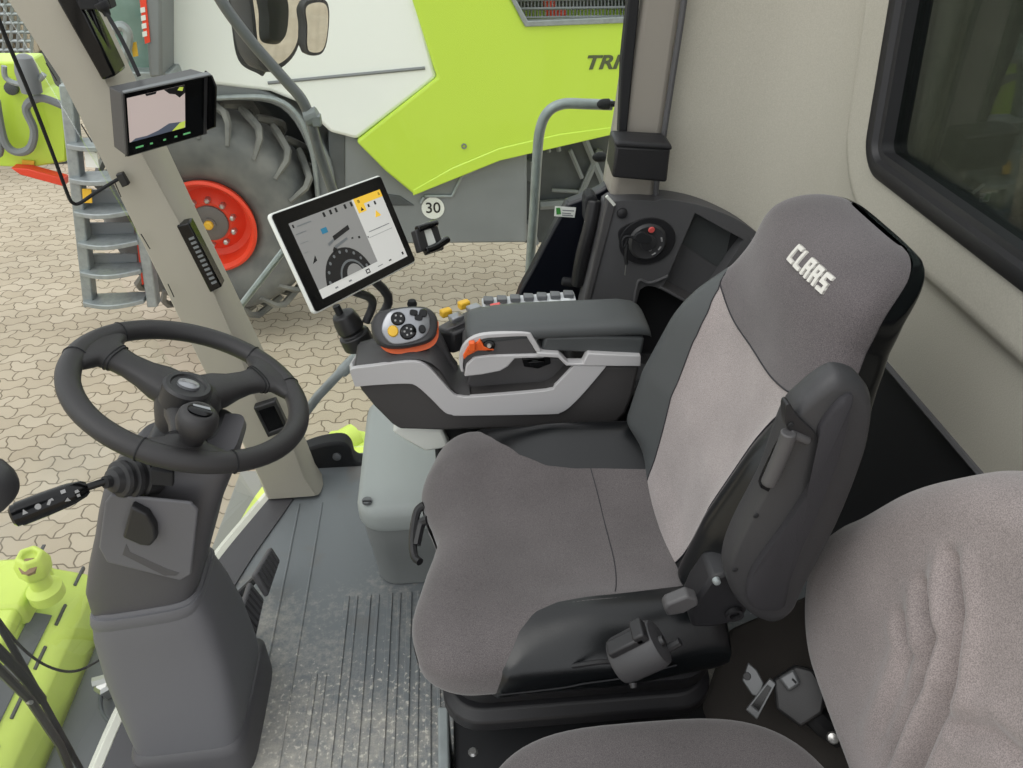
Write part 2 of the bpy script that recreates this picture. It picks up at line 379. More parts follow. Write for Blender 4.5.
m = M(); m.prism([lerp(p, (q[0]+q[1]+q[2]+q[3])/4, .22)+V((0, .003, 0)) for p in q], (0, .02, 0)); k = part('socket', m, 'gloss', o)
m = M()
for a, b, c, d in ((46, 63, 57, 81), (81, 124, 92, 142), (141, 234, 150, 249), (168, 284, 174, 297), (216, 375, 221, 384), (236, 414, 240, 424), (115, 183, 121, 197)):
    p, q = AY(a, b, 1.487), AY(c, d, 1.487); m.tube([p, q], .0012, 4)
part('clip_slot', m, 'black', fp)

# rear pillar, rear liner and its window
rp = sthing('pillar_rear', 'grey pillar behind the side door with black seal along its edge', 'pillar', (.45, 1.7, 0))
Yb = 1.69
m = M(); top = [AY(641, -60, Yb), AY(686, -60, Yb)]
m.prism(yp([(664, -300), (722, -300), (683, 0), (664, 130), (655, 200), (610, 200), (622, 130), (642, 0)], Yb), (0, .12, 0)); part('pillar_trim', m, 'bpillar', rp, bevel=.015, seg=3)
m = M(); m.prism(yp([(660, -300), (670, -300), (634, 60), (627, 135), (619, 135), (622, 60)], Yb-.01), (0, .03, 0)); part('door_seal', m, 'blackmat', rp, bevel=.004)
m = M(); m.tube(cat(yp([(720, -300), (690, -70), (684, 0), (672, 80), (663, 140), (656, 190), (662, 205)], Yb-.006), 4), .007, 8); part('liner_seam', m, 'sidep', rp)

XW = .8
wy0, wy1, wz0, wz1, wr = .05, 1.352, .945, 1.62, .055
def sdf(y, z):
    y -= .2*(z-.95)
    cy, cz = (wy0+wy1)/2, (wz0+wz1)/2; dx = abs(y-cy)-(wy1-wy0)/2+wr; dz = abs(z-cz)-(wz1-wz0)/2+wr
    return math.hypot(max(dx, 0), max(dz, 0))+min(max(dx, dz), 0)-wr
plan = cat([(XW, -.15, 0), (XW, .5, 0), (XW, 1.0, 0), (XW, 1.40, 0), (.797, 1.50, 0), (.775, 1.59, 0), (.715, 1.665, 0), (.61, 1.705, 0), (.50, 1.72, 0), (.43, 1.725, 0)], 40)
zlow = lambda p: .64+.085*sstep(.78, .55, p.x)
m = M()
zs = lins(0, 1, 110); cols = []
for p in plan:
    c = []
    for t in zs:
        z = lerp(zlow(p), 1.95, t); d = sdf(p.y, z); off = .020*sstep(.110, .092, d)*(1 if p.x > .79 else 0)
        c.append(V((p.x-off, p.y, z)))
    cols.append(c)
nz = len(zs); vs = [v for c in cols for v in c]; fs = []
for i in range(len(cols)-1):
    for j in range(nz-1):
        q = (i*nz+j, i*nz+j+1, (i+1)*nz+j+1, (i+1)*nz+j); c = sum((vs[k] for k in q), V())/4
        if sdf(c.y, c.z) > -.008 or c.y > 1.60: fs.append(q)
m.add(vs, fs)
wr_ = sthing('wall_rear', 'light grey textured liner of the rear wall around the window', 'wall', (.8, .8, .6))
part('wall_liner', m, 'liner', wr_, fix=False, ang=60)
m = M(); lowp = [p for p in plan]
m.loft([[V((p.x+.012, p.y+.004, z)) for p in lowp] for z in (-.01, .3, .66)], caps=False, closed=False); part('lower_lining', m, 'blackmat', wr_)
m = M(); m.tube([V((p.x-.002, p.y, zlow(p)+.004)) for p in plan], .006, 6); part('liner_edge', m, 'sidep', wr_)
w1 = sthing('window_1', 'dark tinted rear window in a thick black rubber seal', 'window', (.8, .7, .95))
def wring(g): 
    return [V((0, (wy0+wy1)/2+a+.2*((wz0+wz1)/2+b-.95), (wz0+wz1)/2+b)) for a, b in rrect(wy1-wy0+2*g, wz1-wz0+2*g, wr+g, 8)]
m = M(); sec = [(.000, .004), (.004, -.026), (-.008, -.032), (-.022, -.028), (-.026, -.018), (-.036, -.016), (-.038, .03)]
m.loft([[p+V((XW+dx, 0, 0)) for p in wring(g)] for g, dx in sec], caps=False); part('window_seal', m, 'black', w1, ang=50)
m = M(); m.prism([p+V((XW+.006, 0, 0)) for p in wring(-.032)], (.006, 0, 0)); part('window_pane', m, 'tint', w1)

# what lies behind the rear window: a dark engine deck
eb = sthing('wall_exterior', 'dark engine deck seen dimly through the rear window', 'wall', (1.9, .7, .4))
m = M(); m.box((2.2, .2, .9), (.1, 2.9, 3.0)); part('engine_panel', m, mat('engine_cover', (176, 190, 180), .6), eb, bevel=.02)
m = M(); m.box((1.5, .4, .45), (1.3, 2.5, .06)); part('engine_deck', m, 'galv', eb, bevel=.01)
m = M(); m.tube(cat([(1.25, 1.0, .48), (1.25, 1.0, .72), (1.25, .8, .78), (1.25, .6, .72), (1.25, .6, .48)], 5), .016, 8); part('engine_rail', m, 'galv', eb)
m = M(); m.tube([(1.35, 1.7, .5), (1.5, 1.25, 1.7)], .06, 10); m.box((1.5, 1.0, .95), (.25, .6, .16)); part('air_duct', m, 'blackmat', eb, bevel=.02)
m = M(); m.box((1.3, .55, .82), (.05, .5, .02)); part('red_bar', m, 'red', eb, bevel=.004)

# side door: fully glazed, black lower corner with its latch
dr = sthing('door_1', 'glazed side door with black lower corner and latch bar', 'door', (.2, 1.75, -.1))
Yd = 1.75
m = M(); m.prism(cat(yp([(512, 345), (517, 300), (532, 270), (550, 235), (567, 204)], Yd), 4)+cat(yp([(567, 204), (588, 196), (604, 188), (611, 178), (616, 150)], Yd), 4)[1:]+yp([(640, 150), (640, 345)], Yd), (0, .04, 0)); part('door_panel', m, 'navy', dr, bevel=.006)
m = M(); m.box(AY(560, 200, Yd+.02), (.001, .001, .001))
g = yp([(560, -120), (640, -120), (640, 345), (512, 345), (505, 470), (330, 500), (300, 455)], Yd+.018)
m = M(); m.prism([V((-1.05, Yd+.018, 1.85)), V((.42, Yd+.018, 1.85)), V((.40, Yd+.018, -.02)), V((-.50, Yd+.018, -.02)), V((-.60, Yd+.018, .1))], (0, .005, 0)); part('door_glass', m, 'glass', dr)
m = M(); hp = [AY(592, 190, Yd-.05), AY(583, 240, Yd-.06), AY(573, 282, Yd-.05)]
m.tube(cat([AY(594, 200, Yd-.045), AY(590, 225, Yd-.055), AY(582, 255, Yd-.055), AY(577, 284, Yd-.045)], 4), .017, 8); k = part('latch_bar', m, 'black', dr, bevel=.003)
m = M(); m.prism([p for p in yp([(585, 203), (587, 197), (593, 195), (598, 199), (597, 222), (585, 224)], Yd-.05)], (0, .05, 0)); m.tube([AY(562, 281, Yd-.03), AY(583, 284, Yd-.03)], .012, 8); part('latch_housing', m, 'blackmat', dr, bevel=.004)
m = M(); m.tube([AY(586, 221, Yd-.06), AY(605, 224, Yd-.02)], .005, 8); part('latch_pin', m, 'steel', dr)
m = M(); S = yp([(555, 206), (576, 207.5), (574.5, 217.5), (554, 216)], Yd-.001); m.prism(S, (0, -.001, 0))
m.use(1).prism(yp([(556, 208), (560, 207.6), (561, 214), (556.5, 214.5)], Yd-.0025), (0, -.0008, 0)).use(2)
for a, b, c in ((562.5, 574, 209.7), (562, 571, 212.5), (562, 573, 214.6)): m.prism(yp([(a, c), (b, c+.8), (b, c+1.6), (a, c+.8)], Yd-.0025), (0, -.0008, 0))
part('sticker', m, ['label', 'lgreen', 'mgrey'], dr, label='white sticker with green mark')
m = M(); m.prism(cat(yp([(298, 453), (318, 446), (340, 443), (350, 449), (355, 462), (372, 466)], 1.66), 4)+yp([(372, 490), (318, 486)], 1.66), (0, .05, 0)); part('sill_corner', m, 'blackmat', dr, bevel=.008)
m = M(); m.lathe(AY(337, 456, 1.66), (0, -1, .1), [(.012, 0), (.012, .006), (.006, .008)], 12); part('sill_bolt', m, 'tubed', dr)

# ================================================================== OUTSIDE
Ym = 5.6
def mp(pts, Y=Ym): return yp(pts, Y)
cb = thing('combine_harvester', 'lime green and white combine harvester with red wheel parked on the pavers', 'combine harvester', AY(300, 300, 6.2).to_2d().to_3d()+V((0, 0, G)))
m = M(); m.prism(mp([(134, -120), (420, -120), (418, 0), (437, 78), (357, 140), (330, 133), (300, 104), (270, 92), (228, 87), (150, 78)]), (0, .8, 0)); part('white_panel', m, 'white', cb, bevel=.03, seg=3)
m = M(); m.tube(mp([(268, 83), (340, 76), (425, 68)], Ym-.002), .012, 6); part('panel_crease', m, 'mgrey', cb)
hole = mp([(509, -6), (526, 24), (640, 20), (640, -60), (509, -60)])
m = M(); m.holed(mp([(412, -120), (700, -120), (700, 118), (612, 135), (500, 160), (415, 196), (386, 172), (356, 142), (437, 78), (412, 0)], Ym-.03), [mp([(509, -6), (525, 24), (650, 19), (650, -50), (509, -50)], Ym-.03)], (0, .5, 0)); gp = part('green_panel', m, 'green', cb, bevel=.02, seg=3)
m = M(); m.prism(mp([(356, 142), (437, 78), (437, 79), (360, 150), (358, 160)], Ym-.05), (0, .02, 0)); 
m = M(); m.prism(mp([(413, 196), (500, 161), (612, 135), (612, 127), (560, 134), (500, 148), (452, 168), (413, 190)], Ym-.036), (0, .05, 0)); part('panel_hem', m, 'green', cb, bevel=.008)
m = M(); m.holed(mp([(505, -12), (525, 27), (655, 22), (655, -50), (505, -50)], Ym-.05), [mp([(513, -6), (528, 21), (648, 16), (648, -44), (513, -44)], Ym-.05)], (0, .06, 0)); fg = part('grille_frame', m, 'galv', cb, bevel=.006)
m = M(); m.prism(mp([(500, -50), (660, -50), (660, 40), (500, 40)], Ym+.5), (0, .05, 0)); part('grille_back', m, 'mdark', cb)
m = M()
for i in range(40):
    x = 514+i*3.5; m.tube(mp([(x, -44), (x, 20)], Ym+.06), .005, 4)
for y in (-20, 0, 9, 18): m.tube(mp([(512, y), (648, y-2)], Ym+.05), .009, 4)
part('grille', m, 'mgrey', cb)
m = M(); m.tube(cat(mp([(544, -30), (549, 2), (553, 18), (566, 12)], Ym+.2), 4), .04, 8); part('grille_hose', m, 'red', cb)
TX = (V(AY(612, 60, Ym-.03))-V(AY(590, 61, Ym-.03))).normalized()
m = M(); O = AY(584, 69, Ym-.032); text(m, 'TRION', AY(585, 51, Ym).z-AY(585, 70, Ym).z, O, (1, 0, 0), (0, 0, 1), .003, .004, .25, center=False, sx=1.3); part('lettering', m, 'dtext', cb)
m = M(); m.holed([AY(464, 146, Ym-.03)+V((.02*math.cos(a*PI/6), 0, .02*math.sin(a*PI/6))) for a in range(12)], [[AY(464, 146, Ym-.03)+V((.012*math.cos(a*PI/6), 0, .012*math.sin(a*PI/6))) for a in range(12)]], (0, -.01, 0)); part('panel_lock', m, 'mgrey', cb)
# lower body
m = M(); m.prism(mp([(330, 120), (420, 180), (470, 168), (527, 140), (527, 243), (345, 245), (330, 230)], Ym+.06), (0, .5, 0)); part('grey_skirt', m, 'mgrey', cb, bevel=.02)
m = M(); m.prism(mp([(330, 245), (345, 245), (345, 120), (328, 120)], Ym+.05), (0, .3, 0)); m.prism(mp([(345, 188), (400, 196), (415, 206), (345, 206)], Ym+.05), (0, .05, 0)); part('skirt_edge', m, 'mdark', cb, bevel=.01)
m = M(); m.tube(mp([(425, 196), (452, 196), (462, 176), (475, 170)], Ym+.05), .012, 6); m.tube(mp([(424, 197), (421, 203)], Ym+.05), .012, 6); part('skirt_rail', m, 'galv', cb)
m = M(); m.prism(mp([(524, 130), (640, 110), (640, 243), (524, 243)], Ym+.5), (0, .3, 0)); part('chassis', m, 'mdark', cb, bevel=.01)
m = M()
for a, b, c, d, r in ((570, 150, 582, 178, .02), (552, 190, 585, 192, .016), (530, 160, 531, 180, .04), (548, 146, 549, 152, .02), (558, 144, 559, 151, .02), (585, 140, 606, 190, .03), (540, 205, 610, 200, .04), (600, 150, 560, 240, .03), (527, 222, 534, 244, .05)):
    m.tube([AY(a, b, Ym+.45), AY(c, d, Ym+.45)], r, 6)
part('chassis_rod', m, 'mgrey', cb)
m = M(); D = AY(433, 208, Ym+.055); m.lathe(D, (0, -1, 0), [(.088, 0), (.088, .004)], 28); k = part('speed_sticker', m, 'label', cb, label='round white 30 speed sticker')
m = M(); text(m, '30', .12, D+V((0, -.006, 0)), (1, 0, 0), (0, 0, 1), .001, .001); part('number', m, 'black', k)
# fender and wheel
def arc(cx, cy, rx, ry, a0, a1, n): return [(cx+rx*math.cos(math.radians(lerp(a0, a1, i/(n-1)))), cy-ry*math.sin(math.radians(lerp(a0, a1, i/(n-1))))) for i in range(n)]
WC = AY(207, 228, 5.45); TR = .80
outer = cat(mp([(150, 82), (215, 82), (262, 90), (300, 116), (330, 160), (338, 215), (345, 250)], Ym+.02), 5); inner = cat(mp([(322, 250), (318, 200), (308, 150), (280, 108), (225, 100), (150, 100)], Ym+.02), 5)
m = M(); m.prism(outer+inner, (0, .7, 0)); part('fender', m, 'mgrey', cb, bevel=.015)
m = M(); m.tube(cat(mp([(150, 102), (215, 98), (270, 98), (297, 115), (312, 152), (318, 200), (322, 250)], Ym-.02), 5), .018, 8); part('fender_rail', m, 'galv', cb)
wh = M(); W = .55; Y0 = 5.45
wh.lathe((WC.x, Y0+.02, WC.z), (0, 1, 0), [(.345, .05), (.40, .01), (.50, -.03), (.62, -.03), (.70, -.005), (TR-.06, .06), (TR-.03, .14), (TR-.03, W-.12), (TR-.08, W), (.42, W)], 64, caps=False)
wl = part('tyre', wh, 'rubber', cb, ang=60)
lg = M()
for i in range(22):
    for s_ in (0, 1):
        a = 2*PI*(i+.5*s_)/22; y0, y1 = (Y0+.0, Y0+.02+W*.52) if s_ == 0 else (Y0+.02+W, Y0+W*.48)
        pts = []
        for t in lins(0, 1, 7):
            aa = a+(.30*t)*(1 if s_ == 0 else 1); y = lerp(y0, y1, t**.9); rr = TR-.09+.13*min(1, t*3.2)**.7
            if t == 0: rr = TR-.14
            pts.append(V((WC.x+rr*math.cos(aa), y, WC.z+rr*math.sin(aa))))
        lg.tube(pts, [.018, .026, .03, .03, .03, .03, .024], 5)
part('tyre_lugs', lg, 'lug', wl)
rm = M(); rm.lathe((WC.x, Y0-.0, WC.z), (0, 1, 0), [(.345, .06), (.358, .0), (.338, -.012), (.312, .02), (.30, .08), (.29, .15), (.245, .17), (.20, .13), (.155, .10), (.0, .10)], 56, caps=False); k = part('wheel_rim', rm, 'red', cb, ang=25)
rm = M(); rm.lathe((WC.x, Y0+.10, WC.z), (0, -1, 0), [(.135, -.005), (.135, .02), (.12, .03), (0.05, .03), (.05, .045), (.0, .045)], 32); part('wheel_hub', rm, 'rimhub', k)
rm = M(); rm.lathe((WC.x, Y0+.055, WC.z), (0, -1, 0), [(.035, 0), (.033, .02), (0.02, .03)], 16); part('hub_cap', rm, 'yellow', k)
for i in range(10):
    a = 2*PI*i/10+.2; rm = M(); rm.lathe((WC.x+.178*math.cos(a), Y0+.115, WC.z+.178*math.sin(a)), (0, -1, 0), [(.024, 0), (.022, .045), (.012, .055)], 6); part('wheel_nut', rm, 'steel', k)
m = M(); m.prism(mp([(120, 84), (262, 92), (300, 116), (340, 170), (340, 262), (180, 262)], Ym+.72), (0, .1, 0)); part('wheel_well', m, 'mdark', cb)
# front of the machine: cab corner, platform, ladder
m = M(); m.prism(mp([(134, -120), (160, -120), (162, 78), (149, 78)], 5.3), (0, .3, 0)); part('cab_pillar', m, 'mgrey', cb, bevel=.02)
m = M(); m.prism(mp([(60, -120), (136, -120), (150, 80), (60, 80)], 5.5), (0, .03, 0)); part('cab_window', m, 'cabglass', cb)
m = M(); m.prism(mp([(136, -30), (143, -30), (150, 42), (145, 44)], 5.29), (0, .01, 0)); k = part('warning_strip', m, 'red', cb)
m = M()
for y in (8, 16, 24, 32): m.prism(mp([(139.5+y*.08, y), (144+y*.08, y-1), (144.5+y*.08, y+4), (140+y*.08, y+5)], 5.285), (0, .005, 0))
part('strip_mark', m, 'label', k)
m = M(); m.prism(mp([(131, 43), (136, 42), (138, 56), (133, 57)], 5.28), (0, .01, 0)); part('yellow_decal', m, 'yellow', cb)
m = M(); m.tube(cat(mp([(118, 80), (126, 52), (128, 34), (122, 26), (112, 30)], 5.25), 4), .03, 8); part('hand_rail', m, 'galv', cb)
m = M(); m.prism(mp([(60, 72), (170, 72), (175, 84), (60, 84)], 5.38), (0, .6, 0)); part('platform', m, 'galv', cb, bevel=.01)
Yl = 5.15
ld = thing('ladder', 'grey metal access ladder with curved treads at the combine front', 'ladder', AY(110, 305, Yl))
for k, (a, b, c, d) in enumerate([(58, 85, 83, 308), (118, 110, 147, 308)]):
    m = M(); p0, p1 = AY(a, b, Yl), AY(c, d, Yl); m.prism([p0, p0+V((.075, 0, 0)), p1+V((.075, 0, 0)), p1], (0, .10, 0)); part('ladder_rail', m, 'galv', ld, bevel=.01)
for k, (y, xl, xr) in enumerate([(146, 68, 130), (180, 70, 133), (213, 75, 136), (244, 79, 139), (273, 81, 142), (303, 84, 145)]):
    m = M(); pf = [(lerp(xl, xr, t), y+4) for t in lins(0, 1, 9)]
    f = [p+V((0, -.07*math.sin(PI*i/8), 0)) for i, p in enumerate(mp(pf, Yl-.02))]; bk = [AY(xl, y+2, Yl-.03)+V((0, .14, 0)), AY(xr, y+2, Yl-.03)+V((0, .14, 0))]
    for q in f+bk: q.z = AY(xl, y+4, Yl-.03).z
    m.prism(f+[bk[1], bk[0]], (0, 0, .035))
    part('tread', m, 'galv', ld, bevel=.006)
m = M()
for (y, xl, xr) in [(213, 75, 136), (244, 79, 139), (180, 70, 133)]:
    m.prism(mp([(xl+12, y+10), (xr-2, y+10), (xr-1, y+26), (xl+13, y+26)], Yl+.11), (0, .02, 0))
part('riser', m, 'mgrey', ld, bevel=.006)
m = M(); m.prism(mp([(82, 189), (91, 189), (92, 203), (83, 203)], Yl-.03), (0, .01, 0)); part('yellow_decal', m, 'yellow', ld)
m = M(); m.prism(mp([(136, 236), (148, 240), (150, 282), (142, 285)], Yl+.1), (0, .05, 0)); part('red_reflector', m, 'red', ld)
m = M(); m.prism(mp([(84, 150), (97, 153), (99, 168), (86, 167)], Yl-.03), (0, .01, 0)); part('white_decal', m, 'label', ld)
# header of the neighbour machine
hd = thing('corn_header', 'lime green machine front with looped grey hoses left of the ladder', 'machine', AY(30, 175, 6.3))
m = M(); m.prism(mp([(-60, 62), (26, 62), (40, 95), (66, 110), (66, 162), (30, 168), (-60, 164)], 6.2), (0, .3, 0)); part('green_housing', m, 'green', hd, bevel=.015)
m = M(); m.tube(cat(mp([(-4, 100), (4, 140), (16, 152), (30, 148), (34, 130), (26, 108), (40, 98), (64, 106)], 6.1), 5), .030, 8); k = part('hose', m, 'mgrey', hd)
m = M(); m.tube(cat(mp([(-6, 120), (0, 150), (-6, 155)], 6.1), 4), .03, 8); part('hose', m, 'mgrey', hd)
m = M(); m.tube(cat(mp([(4, 66), (6, 78), (20, 84), (38, 80), (44, 74)], 6.05), 4), .02, 8); part('hose', m, 'galv', hd)
m = M(); m.lathe(AY(27, 72, 6.05), (.1, 0, 1), [(.07, -.14), (.08, 0), (.06, .1), (.03, .12)], 14); part('roller', m, 'mgrey', hd)
m = M(); m.prism(mp([(10, 168), (28, 169), (64, 179), (64, 187), (20, 175)], 6.1), (0, .1, 0)); part('red_skid', m, 'red', hd, bevel=.01)
m = M(); m.prism(mp([(22, 160), (34, 161), (34, 165), (22, 164)], 6.18), (0, .01, 0)); part('yellow_decal', m, 'yellow', hd)
m = M(); m.lathe(AY(12, 88, 6.18), (0, -1, 0), [(.05, 0), (.045, .03), (.02, .04)], 12); part('pivot', m, 'mdark', hd)
# mesh cage in the yard
cg = thing('mesh_cage', 'galvanised wire mesh cage standing in the yard at top left corner', 'cage', AZ(5, 70, G))
Yc = 10.
m = M()
for i in range(14): x = -60+i*7; m.tube(yp([(x+4, -40), (x, 62)], Yc), .02, 4)
for y in range(-40, 62, 9): m.tube(yp([(-60, y), (32, y)], Yc), .02, 4)
part('wire_mesh', m, 'galv', cg)
m = M(); p = AY(-60, 62, Yc); q = AY(32, 62, Yc); m.box(((p.x+q.x)/2, Yc+.3, (p.z+G)/2), (q.x-p.x, .6, p.z-G)); part('pallet_base', m, 'mdark', cg, bevel=.02)
m = M(); m.box(((p.x+q.x)/2, Yc+.4, p.z+.35), (q.x-p.x-.1, .6, .7)); part('stacked_goods', m, 'pavers', cg, bevel=.03)

# own machine: exterior mirror, rails, front beam, wiper
mr_ = thing('wing_mirror', 'black exterior mirror with small wide-angle glass on a curved tube arm', 'mirror', AY(270, 30, 2.1))
m = M(); m.tube(cat(yp([(200, -40), (222, 2), (250, 40), (285, 80), (302, 100), (311, 122), (320, 155), (336, 200), (350, 240)], 2.0), 6), .0135, 10); part('mirror_arm', m, 'tubed', mr_)
m = M(); m.tube(yp([(306, 119), (318, 114)], 1.995), .020, 10); m.box(AY(317, 120, 1.99), (.02, .03, .025)); k = part('arm_clamp', m, 'mgrey', mr_, bevel=.002)
MN = V((.74, -.67, -.04)).normalized()
def head(name, pts, Y, depth, inset):
    cx_ = sum(p[0] for p in pts)/len(pts); cy_ = sum(p[1] for p in pts)/len(pts); P0_ = AY(cx_, cy_, Y)
    o = cat([AP(x, y, P0_, MN) for x, y in pts], 5, True); c = sum(o, V())/len(o)
    m = M(); m.loft([[lerp(c, p, .97)+MN*.006 for p in o], [lerp(c, p, 1.0) for p in o], [lerp(c, p, .98)-MN*depth*.5 for p in o], [lerp(c, p, .8)-MN*depth for p in o]]); h = part(name, m, 'shelll', mr_, ang=40)
    m = M(); m.prism([lerp(c, p, inset)+MN*.0065 for p in o], MN*.001); part('mirror_glass', m, 'mirror', h)
head('mirror_housing', [(246, -60), (300, -60), (303, 0), (298, 45), (284, 66), (266, 72), (256, 62), (250, 20)], 2.16, .1, .86)
m = M(); o = cat(yp([(226, -60), (252, -60), (252, 20), (264, 72), (256, 73), (238, 60), (231, 20)], 2.17), 5, True); m.prism(o, (0, .06, 0)); part('mirror_shell', m, 'shelll', mr_, bevel=.01)
head('wide_angle_housing', [(303, 2), (322, -2), (328, 10), (326, 40), (320, 54), (308, 55), (304, 48), (304, 25)], 2.13, .03, .86)

gr = M(); gr.tube(cat(yp([(612, 105), (585, 104), (563, 104), (548, 112), (540, 130), (537, 160), (534, 210), (530, 268), (527, 330)], 1.98), 6), .0135, 12)
rl = thing('grab_rail', 'galvanised bent tube grab rail outside the side door', 'rail', AY(530, 300, 1.98))
part('rail_tube', gr, 'galv', rl)
for a, b in ((609, 104), (604, 157)):
    m = M(); c = AY(a, b, 1.93); m.lathe(c+V((-.03, 0, 0)), (1, 0, 0), [(.004, 0), (.010, .006), (.013, .015), (.013, .03), (.007, .034), (.007, .05), (.012, .052), (.012, .065)], 14); part('rubber_stop', m, 'blackmat', rl)
st = M(); st.tube(yp([(225, 326), (292, 240)], 1.9), .009, 8); st.tube(yp([(222, 330), (240, 307)], 1.9), .013, 8)
part('gas_strut', st, 'galv', dr)
st = M(); st.tube(yp([(300, 420), (318, 396), (356, 356)], 1.62), .012, 10); st.tube(yp([(342, 372), (354, 360)], 1.62), .016, 10)
tag(part('support_tube', st, 'galv'), 'grey support tube rising to the tip of the armrest console', 'tube')

# green front beam below the windscreen
zb = -.7
be = thing('header_beam', 'lime green slotted front beam below the windscreen with greased coupling knob', 'beam', (-1.6, 1.4, G))
m = M(); yy0, yy1 = .2, 2.0
prof = [(x-.09, z) for x, z in [(-1.27, -.95), (-1.27, -.78), (-1.30, -.74), (-1.40, -.70), (-1.42, -.655), (-1.47, -.655), (-1.49, -.66), (-1.52, -.64), (-1.60, -.64), (-1.62, -.68), (-1.9, -.68), (-1.9, -1.0)]]
m.prism([V((x, yy0, z)) for x, z in prof], (0, yy1-yy0, 0)); part('beam_body', m, 'greens', be, bevel=.008)
m = M()
for i in range(10):
    y = .45+i*.17; m.box((-1.404, y, -.734), (.008, .085, .014)); m.box((-1.535, y+.05, -.654), (.01, .08, .006))
part('beam_slot', m, 'columnd', be)
m = M(); m.prism([V((-1.425, 1.05, -.722)), V((-1.485, 1.05, -.698)), V((-1.485, 1.80, -.698)), V((-1.425, 1.80, -.722))], (.002, 0, .006)); part('grip_strip', m, 'mplate', be, bevel=.004)
m = M(); m.box((-1.60, 1.86, -.655), (.26, .22, .10)); m.prism([V((-1.80, 1.62, -.65)), V((-1.50, 1.62, -.65)), V((-1.48, 1.76, -.61)), V((-1.80, 1.76, -.61))], (0, 0, -.06)); part('coupling_block', m, 'greens', be, bevel=.015)
kc = AZ(44, 588, -.6)
m = M(); m.lathe(kc, (0, 0, 1), [(.055, -.04), (.055, .0), (.042, .010), (.034, .018), (.031, .07)], 20); part('coupling_neck', m, 'greens', be)
m = M(); m.lathe(kc+V((0, 0, .06)), (.12, -.05, 1), [(.03, 0), (.052, .025), (.055, .07), (.040, .11), (.026, .11), (.022, .09), (0, .085)], 6); part('coupling_head', m, 'greens', be, bevel=.012)
m = M(); m.lathe(kc+V((.012, -.028, .135)), (.15, -.5, .8), [(.03, 0), (.027, .014), (.010, .02)], 9); part('grease', m, mat('grease', (150, 122, 92), .6), be)
m = M(); m.prism([V((-1.345, .2, -.90)), V((-1.345, 2.1, -.90)), V((-.75, 2.1, -.85)), V((-.72, .2, -.85))], (0, 0, -.3)); 
fd = thing('feeder_house', 'dark grey feeder plate between green beam and windscreen', 'plate', (-1.0, 1.2, G))
part('feeder_plate', m, 'mplate', fd, bevel=.02)
m = M(); R0 = cat([AZ(104, 680, -.86), AZ(120, 672, -.86), AZ(150, 672, -.86), AZ(170, 768, -.86), AZ(120, 735, -.86), AZ(100, 712, -.86)], 4, True); m.holed([p for p in R0], [[lerp(sum(R0, V())/len(R0), p, .85) for p in R0]], (0, 0, .02)); part('plate_recess', m, 'mdark', fd, bevel=.004)
m = M(); c = AZ(105, 687, -.84); m.lathe(c, (0, -.3, 1), [(.03, -.04), (.03, .02), (.018, .03)], 6); m.tube([c+V((-.03, 0, .03)), c+V((.05, .02, .03))], .016, 6); part('bolt', m, 'steel', fd)
# side skirt of own machine, seen through the door glass bottom
m = M(); A = [AZ(236, 565, -.5), AZ(268, 505, -.5), AZ(300, 470, -.5), AZ(355, 436, -.5)]; m.tube(cat(A, 5), .055, 10)
sk = thing('green_skirt', 'lime green side skirt strip beyond the foot of the front pillar', 'skirt', A[1]); part('skirt_strip', m, 'greens', sk)
m = M(); m.prism([AZ(315, 452, -.5), AZ(330, 430, -.5), AZ(352, 428, -.5), AZ(372, 432, -.5), AZ(372, 470, -.5)], (0, 0, -.05)); part('skirt_plate', m, 'greens', sk, bevel=.01)
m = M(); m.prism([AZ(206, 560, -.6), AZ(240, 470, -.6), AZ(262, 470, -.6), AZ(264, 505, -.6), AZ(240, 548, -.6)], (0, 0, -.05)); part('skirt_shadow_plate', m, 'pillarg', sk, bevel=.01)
# wiper and cable
wp = thing('windscreen_wiper', 'black windscreen wiper arm crossing the lower left corner', 'wiper', AZ(70, 740, .0))
m = M(); Xw = -.82
m.tube(cat([AX(-12, 606, Xw), AX(14, 650, Xw), AX(45, 705, Xw), AX(92, 790, Xw)], 4), .006, 8); m.tube(cat([AX(-12, 640, Xw), AX(20, 672, Xw), AX(42, 700, Xw)], 4), .009, 8); part('wiper_arm', m, 'blackmat', wp)
m = M(); m.tube([AX(-10, 660, Xw), AX(30, 700, Xw), AX(60, 745, Xw), AX(78, 790, Xw)], .008, 8); part('wiper_blade', m, 'black', wp)
m = M(); m.tube(cat([AX(-8, 610, Xw), AX(22, 648, Xw), AX(52, 668, Xw), AX(80, 670, Xw), AX(112, 652, Xw), AX(130, 640, Xw)], 6), .0028, 6); part('washer_hose', m, 'blackmat', wp)
m = M(); c = AX(28, 702, Xw); m.lathe(c, (1, -.5, .5), [(.004, 0), (.004, .012)], 8); part('wiper_rivet', m, 'steel', wp)
